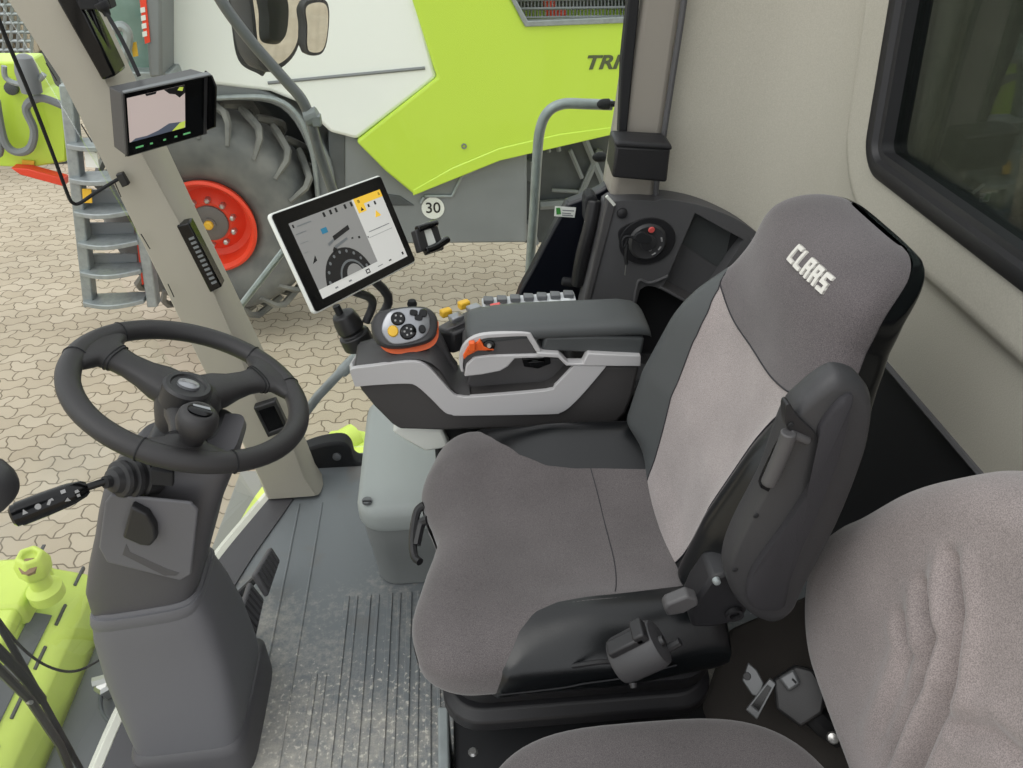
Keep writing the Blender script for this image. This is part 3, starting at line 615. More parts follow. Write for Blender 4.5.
# ================================================================== STEERING
WCc = V((-.416, 1.004, .747)); WN = V((.419, .069, .905)).normalized()
WA = V((0, 1, 0)); WA = (WA-WN*WA.dot(WN)).normalized(); WB = WA.cross(WN)   # WA across, WB towards the driver
def wp_(x, y, h=0): return AP(x, y, WCc+WN*h, WN)
sw = thing('steering_wheel', 'black three-spoke steering wheel with silver hub badge and spinner knob', 'steering wheel', WCc)
RR = .168
m = M(); ring = []
for i in range(72):
    a = 2*PI*i/72; d = WA*math.cos(a)+WB*math.sin(a); ring.append([WCc+d*(RR+.0172*math.cos(b))+WN*.0172*math.sin(b)*.92 for b in [2*PI*j/14 for j in range(14)]])
m.loft(ring+[ring[0]], caps=False); part('rim', m, 'rim', sw)
HUB = WCc+WN*.002
def spoke(px, py):
    d = (wp_(px, py)-WCc); d = (d-WN*d.dot(WN)).normalized(); s = WN.cross(d); rings = []
    for r, w, t, dz in ((.02, .036, .022, -.012), (.05, .033, .022, -.010), (.075, .026, .017, -.008), (.10, .023, .0145, -.005), (.118, .025, .0145, -.003), (.134, .034, .0145, 0), (.147, .052, .014, 0), (.158, .066, .013, 0), (.168, .072, .0125, 0)):
        sag = [0 for _ in range(16)]
        rings.append([WCc+d*(math.sqrt(max(r*r-(a*w)**2, 1e-5)) if r > .14 else r)+s*(a*w)+WN*(dz+b*t) for a, b in sell(18, 2.6)])
    m = M(); m.loft(rings); o = part('spoke', m, 'rim', sw, ang=50)
    m = M()
    for r in (.121, .126): m.tube([WCc+d*r+s*(a*(.0275+.001*(r-.121)*1000*.4))+WN*(-.002+b*.0155) for a, b in sell(20, 2.6)]+[WCc+d*r+s*.0275+WN*-.002], .0011, 4)
    part('spoke_seam', m, 'blackmat', o)
for q in ((94, 347), (284, 374), (183, 468)): spoke(*q)
for q in ((114, 328), (60, 352), (259, 352), (297, 385), (135, 455), (238, 470)):
    m = M(); d = wp_(*q)-WCc; d = (d-WN*d.dot(WN)).normalized(); m.tube([WCc+d*(RR+.0176*math.cos(b))+WN*.0176*.93*math.sin(b) for b in [2*PI*j/16 for j in range(17)]], .0012, 4); part('rim_seam', m, 'blackmat', sw)
m = M(); m.lathe(WCc-WN*.012, WN, [(.040, -.055), (.046, -.03), (.050, -.005), (.046, .012), (.034, .022), (.0, .024)], 28); part('hub', m, 'rim', sw)
hc = AP(188, 386, WCc+WN*.026, WN)
m = M(); m.lathe(hc, WN, [(.036, -.03), (.036, .0), (.032, .004), (.026, .004), (.024, .001), (.0, .001)], 32); part('horn_cap', m, 'black', sw)
m = M(); E1 = V((1, 0, 0)); E1 = (E1-WN*E1.dot(WN)).normalized(); E2 = WN.cross(E1)
hb = hc+WN*.003
m.loft([[hb+E1*a*.0155*k+E2*b*.0115*k+WN*h for a, b in sell(24, 2.2)] for k, h in ((1.05, -.002), (1.0, .002), (.7, .004), (.2, .005))]); m.use(1); text(m, 'CLAAS', .0082, hb+WN*.0052, E1, E2, .0003, .0002); part('badge', m, ['silverd', 'frost'], sw, label='silver hub badge')
kb = AP(195, 428, WCc+WN*.035, WN)
m = M(); m.lathe(kb, WN, [(.016, -.035), (.016, -.02), (.019, -.010), (.0255, .0), (.0285, .012), (.027, .024), (.021, .031), (.017, .032), (.015, .030), (.0, .030)], 28); k = part('spinner_knob', m, 'rim', sw)
m = M(); m.loft([[kb+WN*.0312+E1*a*.0165*q+E2*b*.012*q+WN*h for a, b in sell(20, 2.3)] for q, h in ((1, -.002), (1, .0015), (.85, .003), (.1, .0035))]); part('knob_cap', m, 'gloss', k)
m = M(); m.prism([kb+WN*.0345+E1*a+E2*b for a, b in ((-.012, .005), (.010, .008), (.013, .003), (-.010, .0015))], WN*.0008); part('cap_mark', m, 'silverd', k)

sc_ = thing('steering_column', 'grey plastic steering column rising from the floor', 'steering column', (-.55, .92, 0))
def csec(l, r, Y, hy, e=5.0, n=36, dz=0):
    L_, R_ = AY(*l, Y), AY(*r, Y); c = (L_+R_)/2; hx = (R_.x-L_.x)/2; sl_ = (R_.z-L_.z)/(2*hx)
    return [V((c.x+a*hx, c.y+b*hy, c.z+sl_*a*hx*.5+dz)) for a, b in sell(n, e)]
Yc_ = .93
def bsec(x0, x1, y0, y1, z, e=6.5, tilt=0): return [V(((x0+x1)/2+a*(x1-x0)/2, (y0+y1)/2+b*(y1-y0)/2, z+tilt*a)) for a, b in sell(36, e)]
m = M(); m.loft([bsec(-.642, -.424, .785, 1.05, .0), bsec(-.642, -.424, .785, 1.05, .07, tilt=.006), bsec(-.636, -.430, .793, 1.04, .082, tilt=.008), bsec(-.630, -.438, .80, 1.03, .086, tilt=.008)]); part('base_cover', m, 'columnd', sc_, ang=40)
m = M(); m.loft([bsec(-.634, -.434, .797, 1.035, .080, tilt=.008), bsec(-.638, -.430, .803, 1.03, .12, tilt=.01), bsec(-.645, -.428, .818, 1.02, .18, tilt=.012), bsec(-.651, -.430, .835, 1.015, .25, tilt=.015)]+[csec(a, b, Yc_, h) for a, b, h in [((104, 616), (221, 592), .079), ((103, 598), (207, 570), .072), ((104, 592), (202, 566), .066)]]); part('lower_cowl', m, 'column', sc_, ang=40)
m = M(); m.loft([csec((102, 606), (208, 580), Yc_, .0735), csec((101, 603), (209, 576), Yc_, .0755), csec((101, 598), (208, 570), Yc_, .0755), csec((102, 595), (206, 568), Yc_, .0735)]); part('cowl_collar', m, 'column', sc_)
up2 = [((106, 606), (196, 586), .060), ((100, 590), (201, 574), .068), ((96, 572), (206, 552), .072), ((99, 545), (213, 528), .074), ((105, 515), (220, 502), .074), ((109, 490), (229, 475), .073), ((114, 470), (238, 452), .07), ((128, 455), (242, 438), .064), ((136, 446), (240, 430), .055)]
m = M(); m.loft([csec(a, b, Yc_+.01*i/3, h) for i, (a, b, h) in enumerate(up2)]); part('upper_cowl', m, 'columnd', sc_, ang=40)
m = M(); m.loft([csec((140, 452), (239, 442), .965, .05), csec((146, 440), (236, 432), .975, .05), csec((152, 430), (226, 424), .985, .045), csec((158, 424), (216, 420), .99, .04)]); part('column_top', m, 'black', sc_, ang=40)
# raised faceplate with the tilt latch
yf = Yc_-.0765
fpn = [AY(x, y, yf) for x, y in ((106, 500), (112, 492), (192, 500), (199, 508), (192, 572), (181, 578), (108, 560), (100, 545))]
m = M(); m.prism(fpn, (0, -.006, 0)); part('face_plate', m, 'column', sc_, bevel=.004, seg=3)
m = M(); m.prism(yp([(126, 543), (122, 555), (164, 576), (176, 576), (180, 573), (168, 569), (130, 552)], yf-.0065), (0, .003, 0)); part('latch_pocket_shade', m, 'columnd', sc_, bevel=.001)  # dark strip on the face plate, standing for the shade in the slot
m = M(); m.prism(yp([(122, 538), (131, 507), (147, 515), (155, 528), (156, 540), (150, 547), (140, 546)], yf-.02), (0, .016, 0)); part('tilt_latch', m, 'black', sc_, bevel=.004, seg=3)
m = M(); m.prism(yp([(150, 470), (173, 473), (173, 487), (150, 485)], yf-.004), (0, .01, 0)); part('slot_panel', m, 'blackmat', sc_, bevel=.002)
# stalk
b0 = AY(133, 476, .875); b1 = AY(112, 480, .845); ax = (b1-b0).normalized(); ax = (AY(85, 487, .82)-b0).normalized()
m = M(); m.lathe(b0, ax, [(.034, -.03), (.034, -.006), (.030, -.004), (.030, .002), (.032, .004), (.031, .010), (.026, .012), (.026, .017), (.028, .019), (.026, .024), (.020, .026), (.017, .034), (.009, .037), (.009, .045)], 24); stk = part('stalk_boot', m, 'black', sc_)
s0, s1, s2, s3 = AY(112, 479, .85), AY(88, 487, .835), AY(82, 489, .83), AY(14, 516, .79)
m = M(); m.tube([s0, s1], .0055, 10); part('stalk_rod', m, 'gloss', sc_)
m = M(); dd = (s3-s1).normalized(); pts = [s1, s1+dd*.006, s1+dd*.022, s1+dd*.03, s1+dd*.032, lerp(s1, s3, .6), s3-dd*.006, s3-dd*.0055, s3, s3+dd*.003]
m.tube(pts, [.008, .012, .0155, .0162, .0162, .0172, .0172, .0155, .0155, .012], 20); gp_ = part('stalk_grip', m, 'gloss', sc_)
tc = (CAM-s2); tc = (tc-dd*tc.dot(dd)).normalized(); sd = dd.cross(tc)
m = M()
def mark(t, poly, off=.0, R=.0175):
    o = lerp(s1, s3, t)+tc*R+sd*off
    m.prism([o-dd*a+sd*b*1.0-tc*((off+b)**2/(2*.017)-off**2/(2*.017)) for a, b in poly], tc*.0008)
mark(.83, [(-.004, -.003), (.003, -.003), (-.001, .004)]); mark(.66, [(.004*math.cos(a), .004*math.sin(a)) for a in [PI*i/5 for i in range(10)]])
mark(.5, [(-.005, -.002), (-.002, -.004), (.002, .001), (.005, .0), (.004, .004), (-.001, .003)]); mark(.30, [(-.003, -.002), (.003, -.002), (.003, .003), (-.003, .003)], .006); mark(.30, [(-.003, -.001), (.004, -.003), (.002, .003)], -.006); mark(.14, [(-.003, -.002), (.003, -.002), (.002, .002), (-.002, .002)], .0); mark(.14, [(-.002, -.002), (.002, -.002), (.002, .002), (-.002, .002)], -.006)
part('stalk_icon', m, 'frost', gp_)
m = M(); e = s3+dd*.0035; m.prism([e+sd*.006*a+tc*.006*b for a, b in ((-1, -.6), (1, -.6), (.8, .6), (-.6, .8))], dd*.0006); part('stalk_end_mark', m, 'frost', gp_)

# knob at the left edge
m = M(); c = AY(-8, 486, .72); m.loft([[c+V((x, a*r, b*r)) for a, b in sell(20, 2.6)] for x, r in ((-.05, .030), (-.01, .034), (.008, .030), (.020, .020), (.025, .010))]); tag(part('lever_knob', m, 'shelll', bevel=0), 'dark grey rounded knob cut off by the left picture edge', 'knob')
# pedals
PN = V((.80, -.12, .58)).normalized(); PX = V((.12, .98, .03)); PX = (PX-PN*PX.dot(PN)).normalized(); PU = PN.cross(PX)
for nm, corners, p0, lb in (('brake_pedal', [(272, 546), (281, 560), (269, 596), (255, 574)], (-.455, 1.21, .10), 'ribbed black brake pedal, the farther of the pair on the floor'),
                            ('brake_pedal', [(251, 581), (265, 599), (256, 641), (238, 621)], (-.46, 1.11, .10), 'ribbed black brake pedal, the one nearer the column base')):
    q = [AP(x, y, p0, PN) for x, y in corners]; c = sum(q, V())/4
    t = thing(nm, lb, 'pedal', (c.x, c.y, 0), 'brake pedals')
    m = M(); m.prism(q, -PN*.016); part('pedal_pad', m, 'columnd', t, bevel=.005, seg=3)
    m = M()
    for i in range(6):
        f = .14+i*.145; a = lerp(q[0], q[3], f); b = lerp(q[1], q[2], f); m.tube([lerp(a, b, .1)+PN*.001, lerp(a, b, .9)+PN*.001], .0026, 6)
    part('pedal_rib', m, 'shelll', t)
    m = M(); m.tube([c-PN*.014, c-PN*.05+V((0, 0, -.01)), V((c.x-.09, c.y+.01, .0))], .009, 8); part('pedal_arm', m, 'black', t)

# ================================================================== TERMINALS
def panel_frame(c, X, Yv, n): return V(c), V(X), V(Yv), V(n)
c, X, U, N = panel_frame((-.19, 1.34, .836), (.565, .82, -.092), (-.328, .325, .887), (.757, -.471, .453))
tw, th_ = .30, .184
def sp_(u, v, h=0): return c+X*(u*tw)+U*(v*th_)+N*h       # u,v in -.5..+.5
ts = thing('touchscreen_terminal', 'white-edged black touchscreen terminal tilted beside the joystick console', 'touchscreen', c)
m = M(); m.prism([c+X*a+U*b-N*.030 for a, b in rrect(tw-.03, th_-.03, .012)], N*.020); part('housing', m, 'black', ts, bevel=.004, seg=3)
m = M(); m.prism([c+X*a+U*b-N*.010 for a, b in rrect(tw, th_, .008)], N*.009); part('silver_edge', m, 'label', ts, bevel=.002)
m = M(); m.prism([c+X*a+U*b-N*.002 for a, b in rrect(tw-.006, th_-.006, .006)], N*.0035); part('bezel', m, 'gloss', ts)
# display corners from the visible picture area
u0, u1, v0, v1 = -.405, .43, -.40, .36
m = M()
def q_(k, pts, h): m.use(k).prism([sp_(lerp(u0, u1, a), lerp(v0, v1, b), h) for a, b in pts], N*.0002)
def r_(k, a0, b0, a1, b1, h=.0019): q_(k, [(a0, b0), (a1, b0), (a1, b1), (a0, b1)], h)
r_(0, 0, 0, .66, 1, .0016); r_(1, .66, 0, 1, 1, .0016); r_(1, 0, 0, 1, .12, .0018)
r_(2, .68, .90, 1, 1); r_(2, .68, .80, .77, .90); 
def disc(k, a, b, r, h, a0=0, a1=360, n=28, asp=tw*.835/(th_*.76)): q_(k, [(a+r*math.cos(math.radians(lerp(a0, a1, i/n)))/asp, b+r*math.sin(math.radians(lerp(a0, a1, i/n)))) for i in range(n+1)], h)
def clampdisc(k, a, b, r, h):
    n = 40; pts = [(a+r*math.cos(2*PI*i/n)/1.9, b+r*math.sin(2*PI*i/n)) for i in range(n)]; q_(k, [(max(0.0, min(.655, x)), max(.12, min(1, y))) for x, y in pts], h)
clampdisc(3, .33, .02, .47, .0021); clampdisc(4, .37, .05, .26, .0023); clampdisc(3, .37, .05, .23, .0025); clampdisc(0, .39, .08, .16, .0027)
for i in range(9):
    a = PI*(.08+i*.105); clampdisc(4, .33+.40*math.cos(a)/1.9, .04+.40*math.sin(a), .022, .0024)
for a in (.33, .40, .46, .56, .63): r_(3, a, .92, a+.022, .98)
r_(3, .02, .93, .035, .97); r_(4, .06, .925, .2, .94); r_(4, .02, .84, .12, .85); r_(4, .02, .72, .1, .725); r_(4, .02, .6, .06, .605)
r_(5, .25, .73, .31, .80); q_(3, [(.33, .60), (.52, .66), (.52, .72), (.33, .66)], .0021); q_(4, [(.26, .56), (.33, .60), (.33, .63), (.26, .6)], .0021); q_(3, [(.27, .45), (.33, .50), (.30, .53), (.28, .5)], .0021); q_(4, [(.31, .50), (.46, .55), (.46, .58), (.31, .54)], .0021); q_(3, [(.05, .44), (.10, .46), (.10, .53)], .0021)
r_(3, .50, .53, .52, .55); r_(3, .57, .50, .59, .53)
q_(2, [(.83, .67), (.90, .67), (.865, .76)], .0021); r_(3, .71, .93, .735, .97); r_(3, .96, .93, .98, .97); r_(3, .80, .83, .82, .87); r_(3, .88, .83, .9, .88); q_(3, [(.71, .82), (.745, .82), (.728, .87)], .0021)
r_(4, .70, .52, .95, .53); r_(4, .68, .45, .96, .455); r_(3, .665, .46, .675, .48)
for a in (.15, .30): r_(4, a, .04, a+.03, .06)
r_(3, .50, .03, .545, .09); r_(1, .51, .045, .535, .075, .0022); r_(4, .64, .05, .70, .06); r_(3, .78, .05, .81, .07); r_(3, .95, .05, .97, .09)
part('screen', m, ['sgrey', 'swhite', 'syel', 'sdark', 'mgrey', 'steal'], ts, label='lit display with tyre picture and yellow warning bar')
# arm from console tip
pb = c-N*.03-U*.03
m = M(); m.box(pb-N*.012, (.05, .05, .05), RM(X, U, N)); part('rear_mount', m, 'black', ts, bevel=.008)
jp = AY(351, 329, 1.405)
m = M(); m.tube(cat([pb-N*.02, pb-N*.03-U*.05, AY(372, 300, 1.42), AY(366, 322, 1.42)], 6), .009, 10); m.tube(cat([pb-N*.02+X*.02, AY(388, 296, 1.45), AY(374, 326, 1.43)], 5), .010, 10); part('arm_tube', m, 'shelll', ts)
m = M(); m.lathe(jp, (.35, -.05, -1), [(.010, -.045), (.024, -.038), (.028, -.02), (.029, .0), (.024, .005), (.024, .009), (.033, .012), (.034, .04), (.028, .046)], 20); part('arm_joint', m, 'black', ts, bevel=.002)
m = M(); m.lathe(AY(342, 318, 1.40), (.3, -.05, -1), [(.008, -.03), (.008, .03)], 10); part('joint_cable', m, 'blackmat', ts)
# clamp bracket on the right edge of the terminal
cl = thing('device_holder', 'small black device holder with pale label on the terminal right edge', 'holder', AY(420, 240, 1.47))
def hp_(x, y, h=0): return AP(x, y, c-N*.012, N)+N*h
m = M(); m.prism([hp_(x, y) for x, y in ((410, 232), (418, 228), (424, 250), (416, 254))], N*.016); m.prism([hp_(x, y) for x, y in ((416, 230), (434, 222), (442, 250), (424, 256))], N*.008); part('holder_back', m, 'black', cl, bevel=.003)
m = M(); m.tube([hp_(413, 231, .012), hp_(432, 224, .012)], .008, 10); part('holder_jaw', m, 'gloss', cl, bevel=.002)
m = M(); m.tube(cat([hp_(421, 252, .012), hp_(430, 249, .014), hp_(442, 241, .016)], 4), .0085, 10); part('holder_jaw', m, 'gloss', cl, bevel=.002)
m = M(); m.prism([hp_(x, y, .009) for x, y in ((419.5, 232.5), (427.5, 229.5), (433, 245), (424.5, 249))], N*.001); part('paper_label', m, 'label', cl)

# camera monitor with sunshade
c2, X2, U2, N2 = V((-.473, 1.378, 1.061)), V((.646, .763, -.014)), V((.273, -.214, .938)), V((.713, -.61, -.347))
mw, mh = .160, .119
def mq(u, v, h=0): return c2+X2*(u*mw)+U2*(v*mh)+N2*h
cm = thing('camera_monitor', 'black camera monitor with folding sunshade on the front pillar', 'monitor', c2)
def behind(x, y, P, e): d = ray(x, y); return CAM+d*((V(P)-CAM).dot(FW)+e)
BW = (behind(104, 90, mq(-.5, .5), .045)-mq(-.5, .5)+behind(117, 147, mq(-.5, -.5), .035)-mq(-.5, -.5))/2
m = M(); m.loft([[mq(-.5, -.5), mq(.5, -.5), mq(.5, .5), mq(-.5, .5)], [mq(-.49, -.46)+BW, mq(.49, -.46)+BW, mq(.49, .5)+BW, mq(-.49, .5)+BW]]); part('housing', m, 'shelll', cm, bevel=.002)
m = M(); m.prism([mq(-.49, -.47, .0005), mq(.44, -.47, .0005), mq(.44, .49, .0005), mq(-.49, .49, .0005)], N2*.001); part('bezel', m, 'gloss', cm)
m = M()
sx0, sx1, sy0, sy1 = -.47, .20, -.26, .42
def c_(k, pts, h=.0018): m.use(k).prism([mq(lerp(sx0, sx1, a), lerp(sy0, sy1, b), h) for a, b in pts], N2*.0002)
c_(0, [(0, 0), (1, 0), (1, 1), (0, 1)]); c_(1, [(.02, .0), (.98, .0), (.92, .16), (.7, .20), (.5, .10), (.3, .05), (.1, .06)], .0021); c_(2, [(.75, 0), (.98, .0), (1, .16), (.9, .15)], .0023)
c_(3, [(.62, 1), (1, 1), (1, .82), (.9, .74), (.82, .84), (.72, .88)], .0021); c_(2, [(.86, .92), (.95, .88), (.97, .96), (.9, .98)], .0023); c_(3, [(.3, 1), (.5, 1), (.48, .95), (.32, .95)], .0021)
part('screen', m, ['cpink', 'cblue', 'cgreen', 'sdark'], cm, label='lit camera picture of pavers')
m = M(); k4 = [mq(sx1+.005, -.26, .0018), mq(.40, -.26, .0018), mq(.40, .42, .0018), mq(sx1+.005, .42, .0018)]; m.prism(k4, N2*.0003); part('screen_border', m, 'gloss', cm)
m = M()
for i, a in enumerate((-.36, -.22, -.06, .08, .22)): 
    w_ = .045 if i in (0, 4) else .016; m.prism([mq(a-w_, -.385, .0016), mq(a+w_, -.385, .0016), mq(a+w_, -.36, .0016), mq(a-w_, -.36, .0016)], N2*.0006)
part('monitor_key', m, 'led', cm)
m = M(); m.prism([mq(.5, -.5, -.01), mq(.5, .5, -.01), mq(.5, .5, .008), mq(.5, .38, .020), mq(.5, -.28, .020)], X2*.003); part('sunshade_flap', m, 'gloss', cm, bevel=.001)
m = M(); m.prism([mq(-.5, .5, -.002), mq(.5, .5, -.002), mq(.5, .5, .008), mq(-.5, .5, .004)], U2*.003); part('sunshade_top', m, 'mgrey', cm, bevel=.001)
m = M(); m.prism([mq(-.5, -.5, -.002), mq(-.5, .5, -.002), mq(-.5, .5, .004), mq(-.5, -.42, .004)], X2*-.003); part('sunshade_flap', m, 'shelll', cm, bevel=.001)
m = M(); m.tube([mq(0, 0)+BW*.98, mq(0, 0)+BW*1.8], .012, 10); part('monitor_bracket', m, 'black', cm)
m = M(); m.tube(cat([AY(60, -190, 1.46), AY(80, -80, 1.46), AY(94, -20, 1.45), AY(104, 8, 1.44), AY(122, 40, 1.42), AY(139, 76, 1.40)], 5), .0035, 8); o = part('monitor_cable', m, 'blackmat', cm)
m = M(); m.tube([AY(100, 2, 1.44), AY(104, 8, 1.44), AY(105.5, 11, 1.44), AY(108, 16, 1.44)], [.012, .011, .007, .006], 10); m.box(AY(96, -2, 1.46), (.05, .03, .03)); part('cable_plug', m, 'blackmat', o, bevel=.003)
# blind cord
bc = thing('blind_cord', 'thin black cord hanging in a loop to a clip on the front pillar', 'cord', AY(75, 203, 1.3))
m = M(); m.tube(cat([AY(-75, -190, 1.26), AY(-40, -100, 1.28), AY(-14, -20, 1.30), AY(2, 28, 1.32), AY(30, 95, 1.36), AY(55, 160, 1.40), AY(68, 195, 1.42), AY(73, 203, 1.43), AY(80, 203, 1.44), AY(95, 193, 1.46), AY(120, 178, 1.485)], 6), .0033, 8); part('cord', m, 'blackmat', bc)
m = M(); m.prism(yp([(115, 175), (122, 173), (129, 185), (122, 188)], 1.478), (0, .012, 0)); part('cord_clip', m, 'black', bc, bevel=.002)

# ================================================================== STORAGE BOX
sb = thing('storage_box', 'light grey lidded storage box on the floor under the console', 'storage box', (-.08, 1.4, 0))
cx, cy = -.035, 1.425
def bring(w, d, r, z, dx=0, dy=0): return [V((cx+dx+a, cy+dy+b, z)) for a, b in rrect(w, d, r, 6)]
m = M(); m.loft([bring(.36, .40, .05, .001, .0), bring(.38, .40, .055, .10), bring(.385, .405, .06, .105), bring(.40, .415, .06, .20)]); part('body', m, 'boxd', sb, bevel=.004)
m = M(); m.loft([bring(.405, .425, .06, .196), bring(.41, .43, .06, .204), bring(.41, .43, .06, .235), bring(.400, .42, .058, .252), bring(.37, .39, .05, .262), bring(.2, .2, .03, .264)]); part('lid', m, 'box', sb, ang=50)
m = M(); m.lathe(AZ(367, 501, .264), (0, 0, 1), [(.011, -.003), (.011, .003), (.008, .004)], 16); o = part('lid_latch', m, 'tubed', sb)
m = M(); p = AZ(367, 501, .2685); m.box(p, (.018, .004, .002)); part('latch_slot', m, 'black', o)

# ================================================================== ARMREST CONSOLE
CY = 1.245
ac = thing('armrest_console', 'grey armrest console with silver trim, joystick and padded lid', 'armrest console', AY(500, 430, 1.35))
bodyo = [(352, 372), (372, 366), (400, 362), (425, 363), (440, 372), (455, 393), (470, 397), (548, 391), (556, 386), (574, 366), (640, 366), (634, 394), (626, 414), (616, 424), (560, 429), (440, 431), (400, 430), (392, 425), (374, 407), (361, 391)]
m = M(); m.prism(yp(bodyo, CY), (0, .105, 0)); part('console_body', m, 'cdark', ac, bevel=.008, seg=3)
trim = cat(yp([(350, 373), (352, 369), (375, 366), (405, 362), (420, 363), (431, 370), (442, 382), (454, 395), (462, 397), (474, 397), (546, 391), (555, 386), (565, 376), (574, 366)], CY-.006), 3)+yp([(606, 366)], CY-.006)+cat(yp([(606, 367), (585, 392), (569, 408), (560, 413), (549, 414.6), (463, 416), (452, 415), (444, 412), (430, 398), (416, 386), (405, 384), (380, 385), (355, 387)], CY-.006), 3)
m = M(); m.prism(trim, (0, .010, 0)); part('silver_trim', m, 'silver', ac, bevel=.003, seg=3)
# front deck, saddles down behind the joystick
dk = cat([AY(356, 371, CY), AY(400, 360.5, CY), AY(424, 361, CY), AY(440, 371, CY), AY(455, 392, CY), AY(470, 396, CY)], 4)
m = M(); rows = []
for p in dk:
    rows.append([p+V((0, 0, .001)), p+V((0, .01, .004)), p+V((0, .05, .005)), p+V((0, .09, .004)), p+V((0, .104, .001)), p+V((0, .108, -.01))])
m.loft(rows, caps=False, closed=False); part('console_deck', m, 'cgrey', ac, ang=60)
m = M(); p = AY(372, 365, CY); m.prism([AY(352, 371, CY+.01), AY(358, 364, CY+.05), AY(370, 350, CY+.095), AY(356, 352, CY+.09), AY(349, 363, CY+.045)], (0, 0, -.03)); part('tip_bracket', m, 'silver', ac, bevel=.006)
# curved silver lever guide beside the joystick
m = M(); m.loft([[p+V((0, .075, .012+.022*math.sin(PI*i/11))) , p+V((0, .10, .012+.022*math.sin(PI*i/11))), p+V((0, .10, -.01)), p+V((0, .075, -.01))] for i, p in enumerate(dk[6:18])]); part('lever_guide', m, 'cgrey', ac, bevel=.003)
g0 = dk[10]+V((0, .11, .03))
# recess interior (dark pocket between trim and rail) and rail
m = M(); m.prism(yp([(463, 396), (470, 372), (512, 358), (560, 358), (570, 366), (556, 386), (546, 391)], CY+.035), (0, .06, 0)); part('pocket_wall', m, 'cgrey', ac, bevel=.004)
m = M(); m.prism(yp([(522, 359), (550, 357), (551, 364), (538, 369), (524, 367)], CY+.03), (0, .03, 0)); m.prism(yp([(528, 362), (545, 361), (545, 366), (530, 367)], CY+.022), (0, .02, 0)); part('pocket_switch', m, 'gloss', ac, bevel=.002)
m = M(); m.prism(yp([(537, 352.5), (559, 354), (568, 363.5), (583, 363.5), (588, 353.5), (641, 356), (641, 366.5), (566, 366), (558, 358), (537, 357)], CY-.008), (0, .02, 0)); part('armrest_rail', m, 'silver', ac, bevel=.002)
m = M(); inl = yp([(464, 376), (466, 364), (474, 357), (490, 355.5), (558, 354.5), (566, 364), (561, 360), (516, 358), (508, 366), (500, 371), (480, 375)], CY-.004); m.prism(yp([(464, 377), (466, 365), (474, 357.5), (490, 355.5), (545, 354.5), (545, 358), (515, 359), (508, 367), (500, 371.5), (482, 375)], CY-.004), (0, .06, 0)); part('inlay_panel', m, 'silver', ac, bevel=.003)
m = M(); u_o = cat(yp([(461, 372), (459, 362), (461, 350), (468, 341), (480, 335.5), (500, 333.5), (527, 333), (533, 337), (541, 351)], CY-.004), 4); u_i = cat(yp([(536, 352), (528, 339), (524, 336.5), (500, 337.5), (484, 339), (473, 345), (465, 354), (463, 366), (464, 372)], CY-.004), 4); m.prism(u_o+u_i, (0, .010, 0)); part('cover_surround', m, 'silver', ac, bevel=.002)
m = M(); m.prism(yp([(463, 376), (464, 356), (472, 345), (484, 339), (524, 336), (530, 340), (537, 353), (490, 356), (474, 358), (466, 366)], CY), (0, .09, 0)); part('front_cover', m, 'cgrey', ac, bevel=.004)
m = M(); oc = yp([(463, 356), (468, 347), (477, 343), (480, 339), (484, 347), (494, 349), (494, 351), (478, 351), (468, 356), (464, 360)], CY-.008); m.prism(oc, (0, .03, 0)); m.box(AY(472, 346, CY-.01), (.012, .012, .02)); part('orange_latch', m, 'orange', ac, bevel=.002)
m = M(); m.lathe(AY(489, 345.5, CY-.002), (0, -1, .2), [(.012, 0), (.011, .004), (.005, .005)], 16); k = part('lock_ring', m, 'gloss', ac)
m = M(); m.lathe(AY(489, 345.5, CY-.007), (0, -1, .2), [(.005, 0), (.004, .003)], 12); part('lock_core', m, 'steel', k)
# padded lid
m = M(); rings = []
x0, x1 = AY(466, 340, CY).x, AY(652, 345, CY).x
for t in [0, .012, .03, .06, .1, .16, .3, .5, .7, .85, .93, .97, .99, 1]:
    x = lerp(x0, x1, t); endr = math.sqrt(max(0, 1-max(0, (.05-t)/.05)**2)); endb = math.sqrt(max(0, 1-max(0, (t-.86)/.14)**2))
    h = .021*(.35+.65*endr)*(.15+.85*endb); w = .056*(.6+.4*endr)*(.80+.2*endb); slope = .012*sstep(0, .3, t)
    rise = lerp(-.010, 0, sstep(0, .26, t)); zc = .674+rise-(1-endb)*.022
    rings.append([V((x, 1.300+a*w, zc-.006+b*h*(1.0 if b > 0 else .7)+.0*a)) for a, b in sell(28, 3.2)])
m.loft(rings); part('armrest_pad', m, 'pad', ac, ang=60)
m = M(); m.prism(yp([(541, 351), (545, 337), (600, 336), (645, 338), (642, 356), (590, 353)], CY+.003), (0, .09, 0)); part('pad_skirt', m, 'pad', ac, bevel=.006)
# underside bracket
m = M(); m.prism(yp([(392, 432), (396, 427), (442, 430), (450, 448), (425, 452), (404, 440)], 1.26), (0, .07, 0)); part('support_bracket', m, 'label', ac, bevel=.006)
m = M(); m.box((.17, 1.315, .385), (.46, .06, .2)); part('console_foot', m, 'blackmat', ac, bevel=.01)
